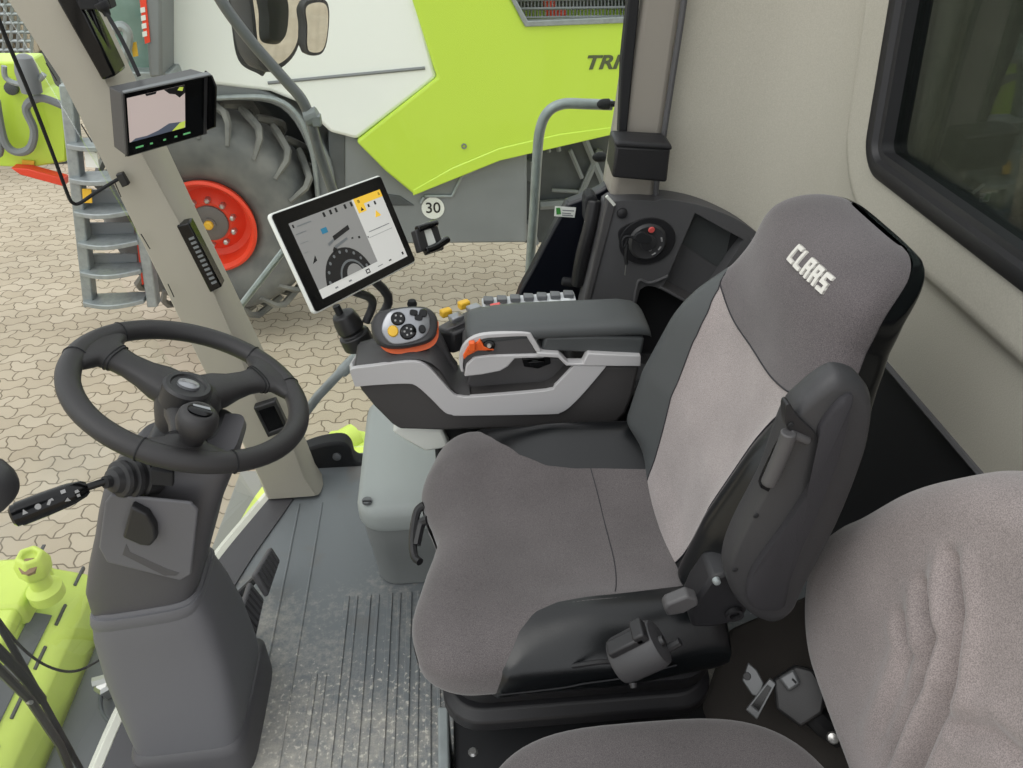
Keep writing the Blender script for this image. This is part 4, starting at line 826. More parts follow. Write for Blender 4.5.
# keypads behind the lid
for k, (a, b, hh) in enumerate((((482, 303), (576, 296), 0), ((488, 313), (572, 301), 1))):
    Yk = 1.40 if k == 0 else 1.375; p, q = AY(*a, Yk), AY(*b, Yk)
    if k == 0:
        m = M(); m.prism([p+V((0, .03, -.004)), q+V((0, .03, -.004)), q+V((.003, -.06, -.015)), p+V((.01, -.06, -.028))], (0, 0, -.03)); kp = part('keypad', m, 'keypad', ac, bevel=.003)
    for i in range(7):
        t = (i+.5)/7; o = lerp(p, q, t)
        mm = M(); mm.box(o+V((0, .012 if k == 0 else 0, -.001)), (.021, .020, .010), Matrix.Rotation(.08, 3, 'Y')); part('key', mm, 'tubed' if (k == 0 or i in (2,)) else 'keypad', kp, bevel=.002)
m = M(); o = AY(495, 309, 1.46); m.prism(yp([(490, 307), (500, 305), (502, 311), (493, 313)], 1.37), (0, .006, .004)); part('red_key', m, 'redb', kp, bevel=.001)
# rocker switches ahead of the keypads
m = M(); m.prism([AY(437, 329, 1.36), AY(478, 307, 1.41), AY(488, 314, 1.38), AY(470, 327, 1.34), AY(452, 334, 1.33)], (0, 0, -.05)); part('switch_block', m, 'black', ac, bevel=.006)
m = M(); m.prism([AY(436, 327, 1.37), AY(480, 304, 1.42), AY(486, 310, 1.39), AY(468, 320, 1.36), AY(446, 330, 1.345)], (0, 0, -.02)); part('switch_plate', m, 'cgrey', ac, bevel=.003)
for (a, b, c_x, d) in ((446, 315, 456, 320), (464, 307, 474, 311)):
    m = M(); m.box(AY(a, b, 1.385)+V((0, 0, .006)), (.024, .016, .016), Matrix.Rotation(.5, 3, 'Z')); part('yellow_switch', m, 'yellow', ac, bevel=.003)
    m = M(); m.box(AY(c_x, d, 1.365)+V((0, 0, .006)), (.028, .022, .012), Matrix.Rotation(.5, 3, 'Z')); part('rocker_switch', m, 'silverd', ac, bevel=.003)
m = M(); m.lathe(AY(412, 303, 1.44), (0, 0, 1), [(.004, -.05), (.004, -.012), (.009, -.010), (.011, -.002), (.008, .006), (0, .007)], 14); part('mini_lever', m, 'blackmat', ac)

# joystick
JN = V((.10, -.78, .62)).normalized(); JX = V((1, .10, .10)); JX = (JX-JN*JX.dot(JN)).normalized(); JU = JN.cross(JX)
jc = AP(404, 325, (-.10, 1.278, .685), JN)
def jp_(x, y, h=0): return AP(x, y, jc, JN)+JN*h
js = M()
out = cat([jp_(x, y) for x, y in ((371, 326), (376, 313), (390, 308), (412, 305.5), (428, 307), (437, 316), (438, 330), (430, 341), (408, 347), (388, 347.5), (376, 341))], 4, True); jcc = sum(out, V())/len(out)
js.loft([[lerp(jcc, p, k)+JN*h for p in out] for k, h in ((.75, -.055), (.92, -.045), (1.0, -.028), (1.0, -.012), (.96, -.003), (.90, .001))])
jo = part('joystick', js, 'shelll', ac, ang=50)
fo = cat([jp_(x, y) for x, y in ((383, 335), (382, 325), (388, 313), (400, 309), (418, 308), (427, 312), (430, 326), (424, 337), (408, 343), (392, 344))], 4, True); fc = sum(fo, V())/len(fo)
m = M(); m.loft([[lerp(fc, p, k)+JN*h for p in fo] for k, h in ((1, .000), (1, .003), (.95, .0045), (.3, .005))]); part('joystick_face', m, 'silverd', jo, ang=60)
def button(nm, x, y, rx, ry, mt, rot=0, e=2.1):
    o = jp_(x, y, .004); cs, sn = math.cos(rot), math.sin(rot); mm = M()
    mm.loft([[o+JX*((a*rx*cs-b*ry*sn)*k)+JU*((a*rx*sn+b*ry*cs)*k)+JN*h for a, b in sell(20, e)] for k, h in ((1.05, 0), (1, .004), (.85, .006), (.2, .0065))]); return part(nm, mm, mt, jo)
px = (jp_(404, 325)-jp_(405, 325)).length
b = [button('round_button', 398, 319, 7*px, 6.8*px, 'gloss'), button('round_button', 408, 332, 8.3*px, 7.6*px, 'gloss', .4), button('small_button', 413.5, 313, 4*px, 3*px, 'gloss', -.3, 3), button('small_button', 418.5, 318, 4*px, 3*px, 'gloss', -.3, 3), button('small_button', 423, 313.5, 4*px, 4*px, 'gloss', -.3, 3), button('small_button', 422, 329.5, 3.6*px, 4.4*px, 'gloss'), button('gold_button', 393, 331.5, 5.3*px, 5.8*px, 'yellow')]
for bb, (x, y, n_) in zip(b[:2], ((398, 319, 4), (408, 332, 5))):
    m = M()
    for i in range(n_):
        a = 2*PI*i/n_+.5; o = jp_(x, y, .0105)+(JX*math.cos(a)+JU*math.sin(a))*3.6*px; m.box(o, (1.8*px, 1.8*px, .0006), RM(JX, JU, JN))
    o_ = part('button_icon', m, 'frost', jo)
m = M(); rings = []
for h, k, dy in ((-.030, .93, 0), (-.045, .86, -.004), (-.065, .70, -.012), (-.075, .5, -.016)): rings.append([lerp(jcc, p, k)+JN*h*.75-JU*(.013-dy*.8)+JX*.004 for p in out])
m.loft(rings); part('joystick_skirt', m, 'orange', jo, ang=50)
m = M(); m.tube(cat([jcc-JN*.03, jcc+V((.01, .03, -.045)), jcc+V((.01, .035, -.075))], 4), .015, 12); part('joystick_stem', m, 'black', jo)
m = M(); m.prism([jp_(433, 322, -.02), jp_(439, 320, -.02), jp_(439, 331, -.02), jp_(432, 336, -.02)], JN*.012); part('thumb_switch', m, 'orange', jo, bevel=.003)
m = M(); q = AY(425, 352, CY+.06); m.box(q+V((-.015, .0, .0)), (.05, .03, .012)); m.box(q+V((-.055, .0, .001)), (.03, .03, .012)); part('joystick_gate', m, 'blackmat', ac, bevel=.003)
m = M(); m.prism(yp([(417, 357), (430, 355), (432, 360), (418, 361)], CY+.035), (0, .006, .008)); part('orange_label', m, 'orange', ac)

# ================================================================== SIDE PANEL (right rear)
YS = 1.655
spn = thing('side_panel', 'dark grey side panel with storage tray, pocket and ignition switch', 'panel', AY(650, 310, YS))
out_ = cat(yp([(606, 206), (616, 201), (640, 200), (655, 201), (664, 199), (690, 203), (715, 210), (740, 221), (762, 236)], YS), 4)+yp([(790, 330), (700, 420), (560, 420), (577, 330)], YS)
tray = yp([(695, 213), (744, 240), (700, 308), (662, 288), (668, 276)], YS); pock = cat(yp([(640, 290), (648, 286), (662, 290), (690, 306), (690, 360), (632, 360), (636, 305)], YS), 3)
m = M(); m.holed(out_, [tray, pock], (0, .06, 0)); part('panel_face', m, 'sidep', spn, bevel=.004)
m = M(); bk = [p+V((.012, .04, .0)) for p in tray]; m.loft([tray, bk], caps=False); m.add(bk, [tuple(range(len(bk)))]); part('tray', m, 'sidep', spn, fix=False)
m = M(); t4 = [tray[0]+V((.006, .037, 0)), tray[1]+V((.006, .037, 0)), lerp(tray[2], tray[1], .5)+V((.006, .038, 0)), lerp(tray[3], tray[0], .55)+V((.006, .038, 0))]
m.prism(t4, (0, .003, 0)); part('tray_back', m, 'pad', spn)
m = M(); m.prism([tray[3]+V((0, .004, 0)), tray[2]+V((0, .004, 0)), tray[2]+V((.012, .038, .0)), tray[3]+V((.012, .038, 0))], (0, 0, .004)); part('tray_mat', m, 'cgrey', spn)
m = M(); bk = [p+V((0, .08, 0)) for p in pock]; m.loft([pock, bk], caps=False); m.add(bk, [tuple(range(len(bk)))]); part('pocket', m, 'blackmat', spn, fix=False)
m = M(); m.tube(cat(yp([(668, 276), (650, 283), (640, 280), (636, 290), (632, 320)], YS-.004), 4), .004, 8); part('pocket_edge', m, 'sidep', spn)
m = M(); m.tube(yp([(660, 287), (700, 309)], YS-.003), .004, 8); part('tray_lip', m, 'sidep', spn)
m = M(); ic = AY(647, 241, YS-.001)
m.holed([ic+V((.068*math.cos(a), 0, .060*math.sin(a))) for a in [2*PI*i/36 for i in range(36)]], [[ic+V((.046*math.cos(a), 0, .045*math.sin(a))) for a in [2*PI*i/36 for i in range(36)]]], (0, -.004, 0)); m.prism(cat(yp([(620, 245), (618, 232), (626, 224), (640, 222), (634, 236), (632, 248)], YS-.001), 4), (0, -.003, 0)); ig = part('ignition_surround', m, 'shell', spn, bevel=.001)
m = M(); m.lathe(ic, (0, -1, .05), [(.046, 0), (.046, .006), (.040, .012), (.030, .010), (.020, .010), (.018, .016), (.010, .018), (.0, .018)], 30); part('ignition_switch', m, 'shelll', ig)
m = M(); m.lathe(AY(651.5, 230, YS-.014), (0, -1, 0), [(.008, 0), (.006, .002)], 14); part('red_mark', m, 'redb', ig)
m = M()
for a0 in (-1.2, -.6, .1): m.tube([ic+V((.033*math.cos(a0+t), -.0125, .033*math.sin(a0+t))) for t in (0, .15, .3)], .0022, 5)
m.holed([AY(650, 249, YS-.0125)+V((.005*math.cos(a), 0, .006*math.sin(a))) for a in [PI*i/6 for i in range(12)]], [[AY(650, 249, YS-.0125)+V((.003*math.cos(a), 0, .004*math.sin(a))) for a in [PI*i/6 for i in range(12)]]], (0, -.001, 0)); part('switch_mark', m, 'frost', ig)
ky = thing('ignition_switch_key', 'black ignition key with hanging fob in the switch on the side panel', 'key', AY(640, 239, YS-.04))
m = M(); m.prism(cat(yp([(634, 238), (641, 232), (650, 236), (652, 241), (646, 244), (638, 243)], YS-.036), 3, True), (0, .010, 0)); part('key_bow', m, 'blackmat', ky, bevel=.002)
m = M(); m.tube(cat(yp([(636, 239), (627, 236), (623, 240), (623, 247), (626, 243), (627, 239)], YS-.034), 4), .003, 6); m.tube(cat(yp([(627, 244), (626, 256), (626.5, 264)], YS-.034), 3), .0045, 6); part('key_fob', m, 'blackmat', ky)
m = M(); m.tube(yp([(626, 264), (625, 275)], YS-.034), .0018, 6); part('key_blade', m, 'steel', ky)
m = M(); m.lathe(AY(622, 213, YS), (0, -1, .1), [(.013, 0), (.012, .005), (.006, .008)], 16); part('cover_cap', m, 'shell', spn)
m = M(); m.prism(yp([(606, 205), (607, 197), (616, 206), (590, 305), (584, 305)], YS-.004), (0, .03, 0)); part('edge_strip', m, 'cgrey', spn, bevel=.004)
m = M(); m.tube(yp([(606.5, 196), (614.5, 205)], YS-.006), .004, 6); part('edge_clip', m, 'label', spn)
# black box on the rear pillar
eb2 = thing('equipment_box', 'black lidded plastic box on the rear pillar above the ignition', 'box', AY(644, 182, 1.63))
m = M(); fr_ = yp([(616, 146), (671, 149), (667, 183), (612, 178)], 1.60); m.prism(fr_, (0, .075, .012)); part('box_body', m, 'black', eb2, bevel=.006, seg=3)
m = M(); m.prism(yp([(615, 142), (621, 141), (672, 145), (673, 151), (615.5, 148)], 1.597), (0, .055, .004)); part('box_lid', m, 'shell', eb2, bevel=.006, seg=3)

# ================================================================== DRIVER SEAT
ds = thing('driver_seat', 'driver seat in grey cloth with black leather bolsters and white letters', 'seat', (.16, .95, 0))
YC = .95
def cushion(a, th):
    # a 0 front .. 1 rear, th 0 top centre, -pi/2 near side
    L0, L1 = -.05, .40
    t = a*.45; k = max(0, 1-t/.075); endf = math.sqrt(max(0, 1-k*k)); kr = max(0, (t-.42)/.03); endr = math.sqrt(max(0, 1-kr*kr))
    w = .272-.045*(1-endf)-.02*sstep(.55, 1, a); h = .066*(.12+.88*endf)*(.4+.6*endr)
    s_, c_ = sp(math.sin(th), .62), sp(math.cos(th), .62)
    y = s_*w; zc = .403; z = zc+h*c_
    if c_ > 0:
        tw_ = abs(y)/.25; dip = -.020*math.exp(-(y/.11)**2)*sstep(.05, .3, a)*(c_**.5)
        bol = .028*math.exp(-((abs(y)-.20)/.045)**2)*sstep(.15, .55, a)*(c_**.5); z += dip+bol
        z += .006*sstep(.5, 0, a)
    if y > 0:
        q = sstep(.08, .17, y); y += .015*q*endf; z += .016*q*max(0, c_)**.4*endf
    x = L0+t
    fw_ = sstep(.5, 0, a)
    x += fw_*(.02*math.exp(-((y+.00)/.05)**2)-.022-.022*math.exp(-((y+.17)/.07)**2)-.012*math.exp(-((y-.14)/.06)**2)+.022*max(0, y-.12)/.15)
    return V((x, YC+y, z))
def tn(a): return -lerp(2.75, .50, sstep(.17, .30, a)**.6 if a > .17 else 0) if a > .17 else -PI-.01
def tn(a):
    return interp(a, [(.0, -PI), (.195, -PI), (.2, -2.5), (.205, -2.1), (.215, -1.75), (.235, -1.35), (.265, -1.05), (.30, -.80), (.35, -.63), (.42, -.56), (.55, -.54), (1, -.52)])
def tf(a):
    return interp(a, [(.0, PI), (.135, PI), (.14, 1.9), (.15, 1.5), (.18, 1.15), (.22, .85), (.28, .58), (.36, .40), (.46, .31), (.58, .28), (1, .28)])
As = sorted(set([i/60 for i in range(61)]+[.001, .003, .006, .011, .195, .2, .205, .21, .215, .225, .135, .14, .15]))
m = M(); rows = []
for a in As:
    rows.append([cushion(a, -PI+2*PI*j/96) for j in range(97)])
m.loft(rows, caps=False, closed=False); part('cushion', m, 'fab', ds, fix=True, ang=75)
for sgn, fn, lim, a0 in ((-1, tn, -PI, .196), (1, tf, PI, .136)):
    m = M(); rows = []
    for a in [lerp(a0, 1, i/50) if i > 8 else lerp(a0, lerp(a0, 1, 8/50), (i/8)**1.6) for i in range(51)]:
        t0 = fn(a); row = []
        for j in range(31):
            th = lerp(t0, lim, j/30); p = cushion(a, th); pc = V((p.x, YC, .40)); nrm = V((0, p.y-pc.y, (p.z-pc.z)*1.5)).normalized()
            puff = .0006+.003*min(1, j/3)+.004*math.sin(PI*min(1, j/14))
            if 10 < j < 13: puff -= .0015
            row.append(p+nrm*puff)
        rows.append(row)
    m.loft(rows, caps=False, closed=False); part('side_bolster', m, 'leather', ds, ang=75)
m = M(); row = [cushion(.012, -PI+2*PI*j/60) for j in range(60)]
m = M()
def oncush(pts, lift=.0008): return [cushion(a, th)+V((0, 0, lift)) for a, th in pts]
m.tube(oncush([(lerp(.62, .66, 1-(t/.5)**2), t) for t in lins(-.5, .28, 15)], .0), .0011, 5); part('cushion_seam', m, 'shellpad', ds)
m = M(); m.tube([cushion(a, lerp(-1.62, -1.5, (a-.2)/.6))+V((0, -.0085, 0)) for a in lins(.215, .8, 24)], .0013, 5); part('bolster_seam', m, 'blackmat', ds)
m = M(); m.tube(cat([AZ(424, 505, .43), AZ(417, 512, .42), AZ(413, 535, .40), AZ(414, 555, .38), AZ(420, 562, .38)], 5), .0075, 8); m.tube(cat([AZ(428, 520, .42), AZ(421, 524, .41), AZ(416, 545, .39)], 4), .009, 8); part('front_handle', m, 'black', ds)
# pan and suspension
def brg(x0, x1, y0, y1, r, z): return [V(((x0+x1)/2+a, (y0+y1)/2+b, z)) for a, b in rrect(x1-x0, y1-y0, r, 6)]
m = M(); m.loft([brg(-.03, .39, .72, 1.18, .06, .30), brg(-.045, .40, .70, 1.2, .07, .325), brg(-.04, .40, .70, 1.2, .07, .352), brg(-.02, .38, .72, 1.18, .06, .36)]); part('seat_pan', m, 'shell', ds, ang=50)
m = M(); rings = []
for i, z in enumerate(lins(.15, .275, 9)):
    g = .010 if i % 2 == 0 else -.002; rings.append(brg(.0-g, .36+g, .82-g, 1.14+g, .05, z))
m.loft(rings); part('suspension_bellows', m, 'shell', ds, ang=80)
m = M(); m.loft([brg(-.045, .395, .70, 1.17, .06, .255), brg(-.052, .402, .69, 1.18, .065, .262), brg(-.052, .402, .69, 1.18, .065, .285), brg(-.04, .39, .705, 1.17, .055, .30)]); part('suspension_frame', m, 'shell', ds, bevel=.003)
m = M(); m.box((.18, .98, .08), (.36, .30, .15)); part('seat_pedestal', m, 'blackmat', ds, bevel=.01)
m = M(); m.prism([AY(512, 682, .695), AY(520, 690, .695), AY(548, 690, .695), AY(552, 680, .695)], (0, .03, 0)); part('slide_lever', m, 'shelll', ds, bevel=.003)
# backrest
def bc_(s): return V((interp(s, [(0, .385), (.5, .475), (.75, .52), (1, .560)]), YC+.005+.020*sstep(.6, 1, s), interp(s, [(0, .44), (.5, .73), (.75, .88), (1, 1.010)])))
def bw(s):
    if s > .80: return .176*(.42+.58*max(0, 1-((s-.80)/.20)**3)**.5)
    return interp(s, [(0, .205), (.12, .235), (.3, .255), (.48, .25), (.60, .225), (.70, .193), (.80, .176)])
BD = V((.135, 0, .582)).normalized(); BN = V((-.582, 0, .135)).normalized()
def back(s, th, grow=0):
    c = bc_(s); kt = max(0, (s-.90)/.10); et = math.sqrt(max(0, 1-kt**2.2)); w = bw(s)+grow; d = interp(s, [(0, .045), (.3, .06), (.7, .05), (.9, .046), (1, .04)])*(.15+.85*et)+grow
    y = sp(math.sin(th), .62)*w; f = sp(math.cos(th), .62)
    o = f*d
    if f > 0:
        wing = sstep(.02, .12, s)*sstep(.80, .50, s); o += (.050*wing*math.exp(-((abs(y)-.20)/.05)**2)-.014*wing*math.exp(-(y/.10)**2))*f**.4
        o += .014*math.exp(-((s-.80)/.1)**2)*math.exp(-(y/.13)**2)*f
    o -= .045*max(0, (s-.86)/.14)**2
    return c+V((0, y, 0))+BN*o
def kn(s): return interp(s, [(0, -.36), (.15, -.42), (.35, -.45), (.50, -.50), (.60, -.62), (.68, -1.05), (.72, -1.6), (1, -1.6)])
def kf(s): return interp(s, [(0, .26), (.15, .29), (.35, .35), (.50, .43), (.58, .52), (.64, .68), (.68, .95), (.71, 1.6), (1, 1.6)])
def s0_(u): return .612+.06*(abs(u-.5)*2)**2-.02*(2*u-1)
SS = lins(0, .78, 60)
m = M(); rows = []
for s in lins(0, 1, 50):
    row = []
    for j in range(41):
        th0 = lerp(kn(.0), kf(.0), j/40)
        # walk s up to the horizontal seam for this column
        u = j/40; smax = s0_(u); ss = s*smax; row.append(back(ss, lerp(kn(ss), kf(ss), u)))
    rows.append(row)
m.loft(rows, caps=False, closed=False); part('backrest', m, 'fab_lit', ds, ang=75, fix=False)
m = M(); rows = []
for s in [0, .02, .05]+lins(.1, .9, 30)+[.93, .95, .97, .98, .988, .994, 1]:
    row = []
    for j in range(41):
        u = j/40; s0 = s0_(u); ss = lerp(s0, 1, s); a, b = kn(ss), kf(ss); row.append(back(ss, lerp(max(a, -1.62), min(b, 1.62), u))+BN*.003*math.sin(PI*min(1, s*5)/2))
    rows.append(row)
m.loft(rows, caps=False, closed=False); part('headrest', m, 'fabh', ds, ang=75, fix=False)
for fn, lim in ((kn, -1.62), (kf, 1.62)):
    m = M(); rows = []
    for s in lins(0, .73 if lim < 0 else .715, 46):
        t0 = fn(s); row = []
        for j in range(21):
            th = lerp(t0, lim, j/20); row.append(back(s, th)+BN*(.004*math.sin(PI*min(1, j/8)/2)))
        rows.append(row)
    m.loft(rows, caps=False, closed=False); part('back_bolster', m, 'leather' if lim < 0 else 'pad', ds, ang=75, fix=False)
m = M(); rows = []
for s in lins(0, .8, 20)+lins(.81, 1, 24):
    rows.append([back(s, lerp(1.5, 2*PI-1.5, j/30), .003)+(V((.006, 0, -.002))) for j in range(31)])
m.loft(rows, caps=False, closed=False); m.add(rows[-1], [tuple(range(31))]); part('back_shell', m, 'gloss', ds, ang=60, fix=False)
m = M()
m.tube([back(s0_(u), lerp(kn(s0_(u)), kf(s0_(u)), u))+BN*.001 for u in lins(0, 1, 40)], .0012, 5)
for fn in (kn, kf): m.tube([back(s, fn(s))+BN*.001 for s in lins(.02, .69, 40)], .0011, 5)
m.tube([back(s, 1.55)+BN*.002 for s in lins(.72, .97, 20)], .0016, 5); part('back_seam', m, 'shellpad', ds)
# letters on the headrest
m = M(); L5 = {'C': [(0, 0, 1, 5), (0, 0, 3, 1), (0, 4, 3, 5)], 'L': [(0, 0, 1, 5), (0, 0, 3, 1)], 'A': [(0, 0, 1, 5), (2, 0, 3, 5), (0, 4, 3, 5), (0, 2, 3, 3)], 'S': [(0, 0, 3, 1), (2, 0, 3, 3), (0, 2, 3, 3), (0, 2, 1, 5), (0, 4, 3, 5)]}
lo = AP(804, 267, bc_(.85)+BN*.06, BN); t0, t1 = AP(790, 249.5, lo, BN), AP(820, 283, lo, BN); LX = (t1-t0).normalized(); LY = BN.cross(LX); LY = BD-LX*BD.dot(LX); LY.normalize()
wid = (t1-t0).length; un = wid/18.6; x = -9.3
def oncloth(P, h):
    s = .85
    for _ in range(12):
        c0 = bc_(s); s += (P-c0).dot(BD)/.60*.9
    yy = (P.y-bc_(s).y)/bw(s); th = math.asin(math.copysign(min(1, abs(yy))**(1/.62), yy)); return back(s, th)+BN*h
for ch in 'CLAAS':
    for a, b_, c1, d in L5[ch]:
        def g(p, r, h): return oncloth(lo+LX*((x+p)*un-(r-2.5)*un*.26)+LY*((r-2.5)*un*.84), h)
        us, rs = lins(a, c1, 5), lins(b_, d, 5)
        m.grid(lambda u, r: g(u, r, .0062), us, rs); ed = [(u, b_) for u in us]+[(c1, r) for r in rs[1:]]+[(u, d) for u in us[::-1][1:]]+[(a, r) for r in rs[::-1][1:]]
        m.loft([[g(u, r, .0062) for u, r in ed], [g(u, r, .0) for u, r in ed]], caps=False, closed=False)
    x += 3.9
part('lettering', m, 'logo', ds, label='white embroidered lettering')
# recline bracket and lever
m = M(); m.prism(yp([(690, 616), (698, 598), (712, 578), (735, 572), (748, 612), (738, 622), (712, 628), (692, 628)], .69), (0, .05, 0)); part('recline_bracket', m, 'shell', ds, bevel=.006)
m = M(); m.prism(yp([(664, 610), (667, 605), (688, 596.5), (698, 600), (699, 606), (684, 614), (668, 617)], .675), (0, .02, 0)); part('recline_lever', m, 'cgrey', ds, bevel=.004, seg=3)
m = M(); c = AY(734, 613, .687); m.holed([c+V((.013*math.cos(a), 0, .013*math.sin(a))) for a in [PI*i/9 for i in range(18)]], [[c+V((.008*math.cos(a), 0, .008*math.sin(a))) for a in [PI*i/9 for i in range(18)]]], (0, -.006, 0)); part('pivot_ring', m, 'black', ds)
m = M(); c = AY(716, 580, .685); m.lathe(c, (0, -1, .2), [(.006, 0), (.005, .006), (.003, .007)], 10); part('pivot_bolt', m, 'galv', ds)
sbk = thing('belt_buckle', 'small black seat belt buckle with red button between driver seat and console', 'buckle', AY(596, 436, 1.235))
m = M(); m.prism(yp([(584, 436), (588, 430), (606, 431), (612, 440), (590, 446)], 1.225), (0, .012, 0)); part('buckle_body', m, 'black', sbk, bevel=.003)
m = M(); m.prism(yp([(590, 434), (591, 431), (599, 431.5), (599, 435)], 1.222), (0, .004, 0)); part('release_button', m, 'red', sbk, bevel=.001)
# folded up armrest
YA = .665
_sh = lambda P: [(x+5*(622-y)/258, y+9*(622-y)/258) for x, y in P]
ao = cat(yp(_sh([(837, 364), (856, 370), (866, 386), (866, 408), (858, 448), (833, 517), (800, 586), (789, 611), (771, 622), (750, 613), (732, 592), (725, 566), (734, 535), (753, 496), (765, 470), (786, 407), (806, 383), (824, 368)]), YA), 4, True); ac_ = sum(ao, V())/len(ao)
m = M(); m.loft([[lerp(ac_, p, k)+V((0, dy, 0)) for p in ao] for k, dy in ((.90, -.010), (.96, -.007), (1.0, .003), (1.0, .022), (.95, .030))]); am = part('folded_armrest', m, 'shelll', ds, ang=45)
po = cat(yp([(851, 394), (850, 404), (838, 452), (812, 520), (800, 546), (786, 585), (782, 606), (770, 609), (754, 606), (746, 592), (753, 566), (786, 520), (812, 478), (818, 452), (817, 432), (822, 420), (838, 400)], YA-.012), 4, True); pc_ = sum(po, V())/len(po)
m = M(); m.loft([[lerp(pc_, p, k)+V((0, dy, 0)) for p in po] for k, dy in ((1, .004), (1, -.003), (.95, -.007), (.3, -.008))]); part('armrest_pad', m, 'shellpad', am, ang=60)
m = M(); hb_ = cat(yp([(785, 408), (790, 404), (796, 414), (806, 424), (815, 433), (814, 440), (800, 440), (787, 428)], YA-.016), 3, True); m.prism(hb_, (0, .014, 0)); part('handle_cap', m, 'black', am, bevel=.004, seg=3)
m = M(); m.tube(cat(yp([(789, 432), (786, 442), (776, 466), (768, 484)], YA-.018), 4), [.0095]*12+[.009], 10); m.tube(yp([(789, 433), (808, 441)], YA-.016), .006, 8); part('adjust_handle', m, 'cgrey', am, bevel=.002)
m = M(); m.prism(cat(yp([(786, 436), (806, 441), (803, 450), (788, 490), (780, 496), (764, 490), (762, 482)], YA-.009), 3, True), (0, .01, 0)); part('handle_pocket', m, 'gloss', am, bevel=.002)
for x, y in ((756, 516), (735, 570), (791, 425)):
    m = M(); m.lathe(AY(x, y, YA-.0105 if x != 791 else YA-.017), (0, -1, 0), [(.004, 0), (.003, .001)], 8); part('screw', m, 'blackmat', am)
# inertia reel on the seat side
br = AY(642, 650, .635); RA = (AY(660, 640, .635)-AY(615, 662, .635)).normalized()
m = M(); m.lathe(br, RA, [(.020, -.042), (.030, -.040), (.033, -.034), (.034, .020), (.031, .028), (.022, .030)], 22); o = part('belt_reel', m, 'shelll', ds, label='grey drum-shaped belt reel')
m = M(); U3 = RA.cross(V((0, -1, 0))).normalized(); U3 = U3 if U3.z > 0 else -U3
m.box(br+U3*.036+RA*-.006+V((0, -.004, 0)), (.055, .022, .014), RM(RA, RA.cross(U3), U3)); m.box(br+U3*.040+RA*.018, (.018, .03, .018), RM(RA, RA.cross(U3), U3)); part('belt_slot', m, 'black', o, bevel=.003)
m = M(); m.lathe(br+RA*.029, RA, [(.008, 0), (.006, .006)], 10); m.lathe(br+RA*-.02+V((0, -.03, -.02)), (0, -1, -.4), [(.006, 0), (.004, .006)], 10); m.tube([br+U3*-.02+RA*.05, br+U3*-.03+RA*-.05], .006, 8); part('reel_bolt', m, 'black', o)
m = M(); m.tube(cat([br+RA*-.04, AY(600, 662, .66), AY(560, 668, .69)], 4), .004, 6); part('reel_wire', m, 'black', o)

# ================================================================== GUEST SEAT
gs = thing('guest_seat', 'grey cloth fold-down guest seat cut off at lower right', 'seat', (.3, .36, 0))
GC = V((.243, .345, .379))
gr_ = []
m = M(); rows = []
for i in range(49):
    a = -PI/2+PI*i/48
    rows.append([GC+V((0, 0, sp(math.sin(a), .9)*.042+.010*sstep(.1, .9, math.sin(a))*math.exp(-((p[1])/.19)**2)))+V((p[0]*.262, p[1]*.268, 0))*(sp(math.cos(a), .30) if abs(math.cos(a)) > 1e-6 else 0) for p in sell(80, 3.4)])
m.loft(rows); part('cushion', m, 'fab', gs, ang=80)
m = M(); m.prism([GC+V((a, b, -.045)) for a, b in rrect(.42, .44, .08, 6)], (0, 0, -.02)); part('cushion_base', m, 'black', gs, bevel=.004)
m = M(); m.box((.3, .46, .2225), (.22, .10, .175)); part('cushion_stand', m, 'blackmat', gs, bevel=.005)
# backrest: outline follows its rounded shoulder, face carries the pressed folds
def gb(u, v): return V((.55+(v-.6)*.06, u, v))
go = [(.40, .325), (.536, .350), (.64, .365), (.72, .385), (.775, .44), (.80, .51), (.785, .58), (.745, .65), (.69, .75), (.632, .828), (.575, .885), (.50, .925), (.35, .94), (.15, .93), (.0, .86), (-.05, .65), (-.03, .42), (.1, .34)]
gp2 = cat([V((.40+(a-.40)*.98, .63+(b-.63)*.975, 0)) for a, b in go], 12, True); gcn = V((.40, .63, 0))
def fold(u, v):
    z = 0
    for line, dep in (([(.578, .672), (.522, .645), (.509, .594), (.499, .508), (.50, .44)], .010), ([(.577, .738), (.509, .701), (.49, .643), (.476, .526), (.475, .44)], .013), ([(.56, .804), (.501, .757), (.456, .676), (.439, .558), (.43, .45)], .014), ([(.44, .64), (.388, .70), (.30, .74)], .008)):
        best, bt = 9, 0
        for q, ((a, b), (c_, d)) in enumerate(zip(line, line[1:])):
            L2 = (c_-a)**2+(d-b)**2; t = max(0, min(1, ((u-a)*(c_-a)+(v-b)*(d-b))/L2)); e = math.hypot(u-a-t*(c_-a), v-b-t*(d-b))
            if e < best: best, bt = e, (q+t)/(len(line)-1)
        z += 1.25*dep*(.45*math.exp(-((best-.022)/.016)**2)-math.exp(-(best/.014)**2))*sstep(0, .12, bt)*sstep(1, .8, bt)
    return z
m = M(); rows = []; GN = V((-1, 0, .06)).normalized()
for k, h in [(1.0, -.10), (1.03, -.07), (1.035, -.045), (1.02, -.02), (.985, .0), (.94, .012), (.88, .018)]+[(.88-.0105*i, .018+.012*(1-(1-i/84)**2)) for i in range(1, 84)]+[(.02, .030)]:
    rows.append([gb(*(lerp(gcn, p, k).to_2d()))+GN*(h+(fold(*(lerp(gcn, p, k).to_2d())) if h > .015 else 0)) for p in gp2])
m.loft(rows); part('backrest', m, 'fabi', gs, ang=80)
m = M(); m.prism([gb(u, v)-GN*.10 for u, v in ((.68, .42), (.62, .78), (.1, .8), (.05, .40))], -GN*.03); m.box((.70, .38, .302), (.03, .38, .34)); part('back_frame', m, 'blackmat', gs, bevel=.006)
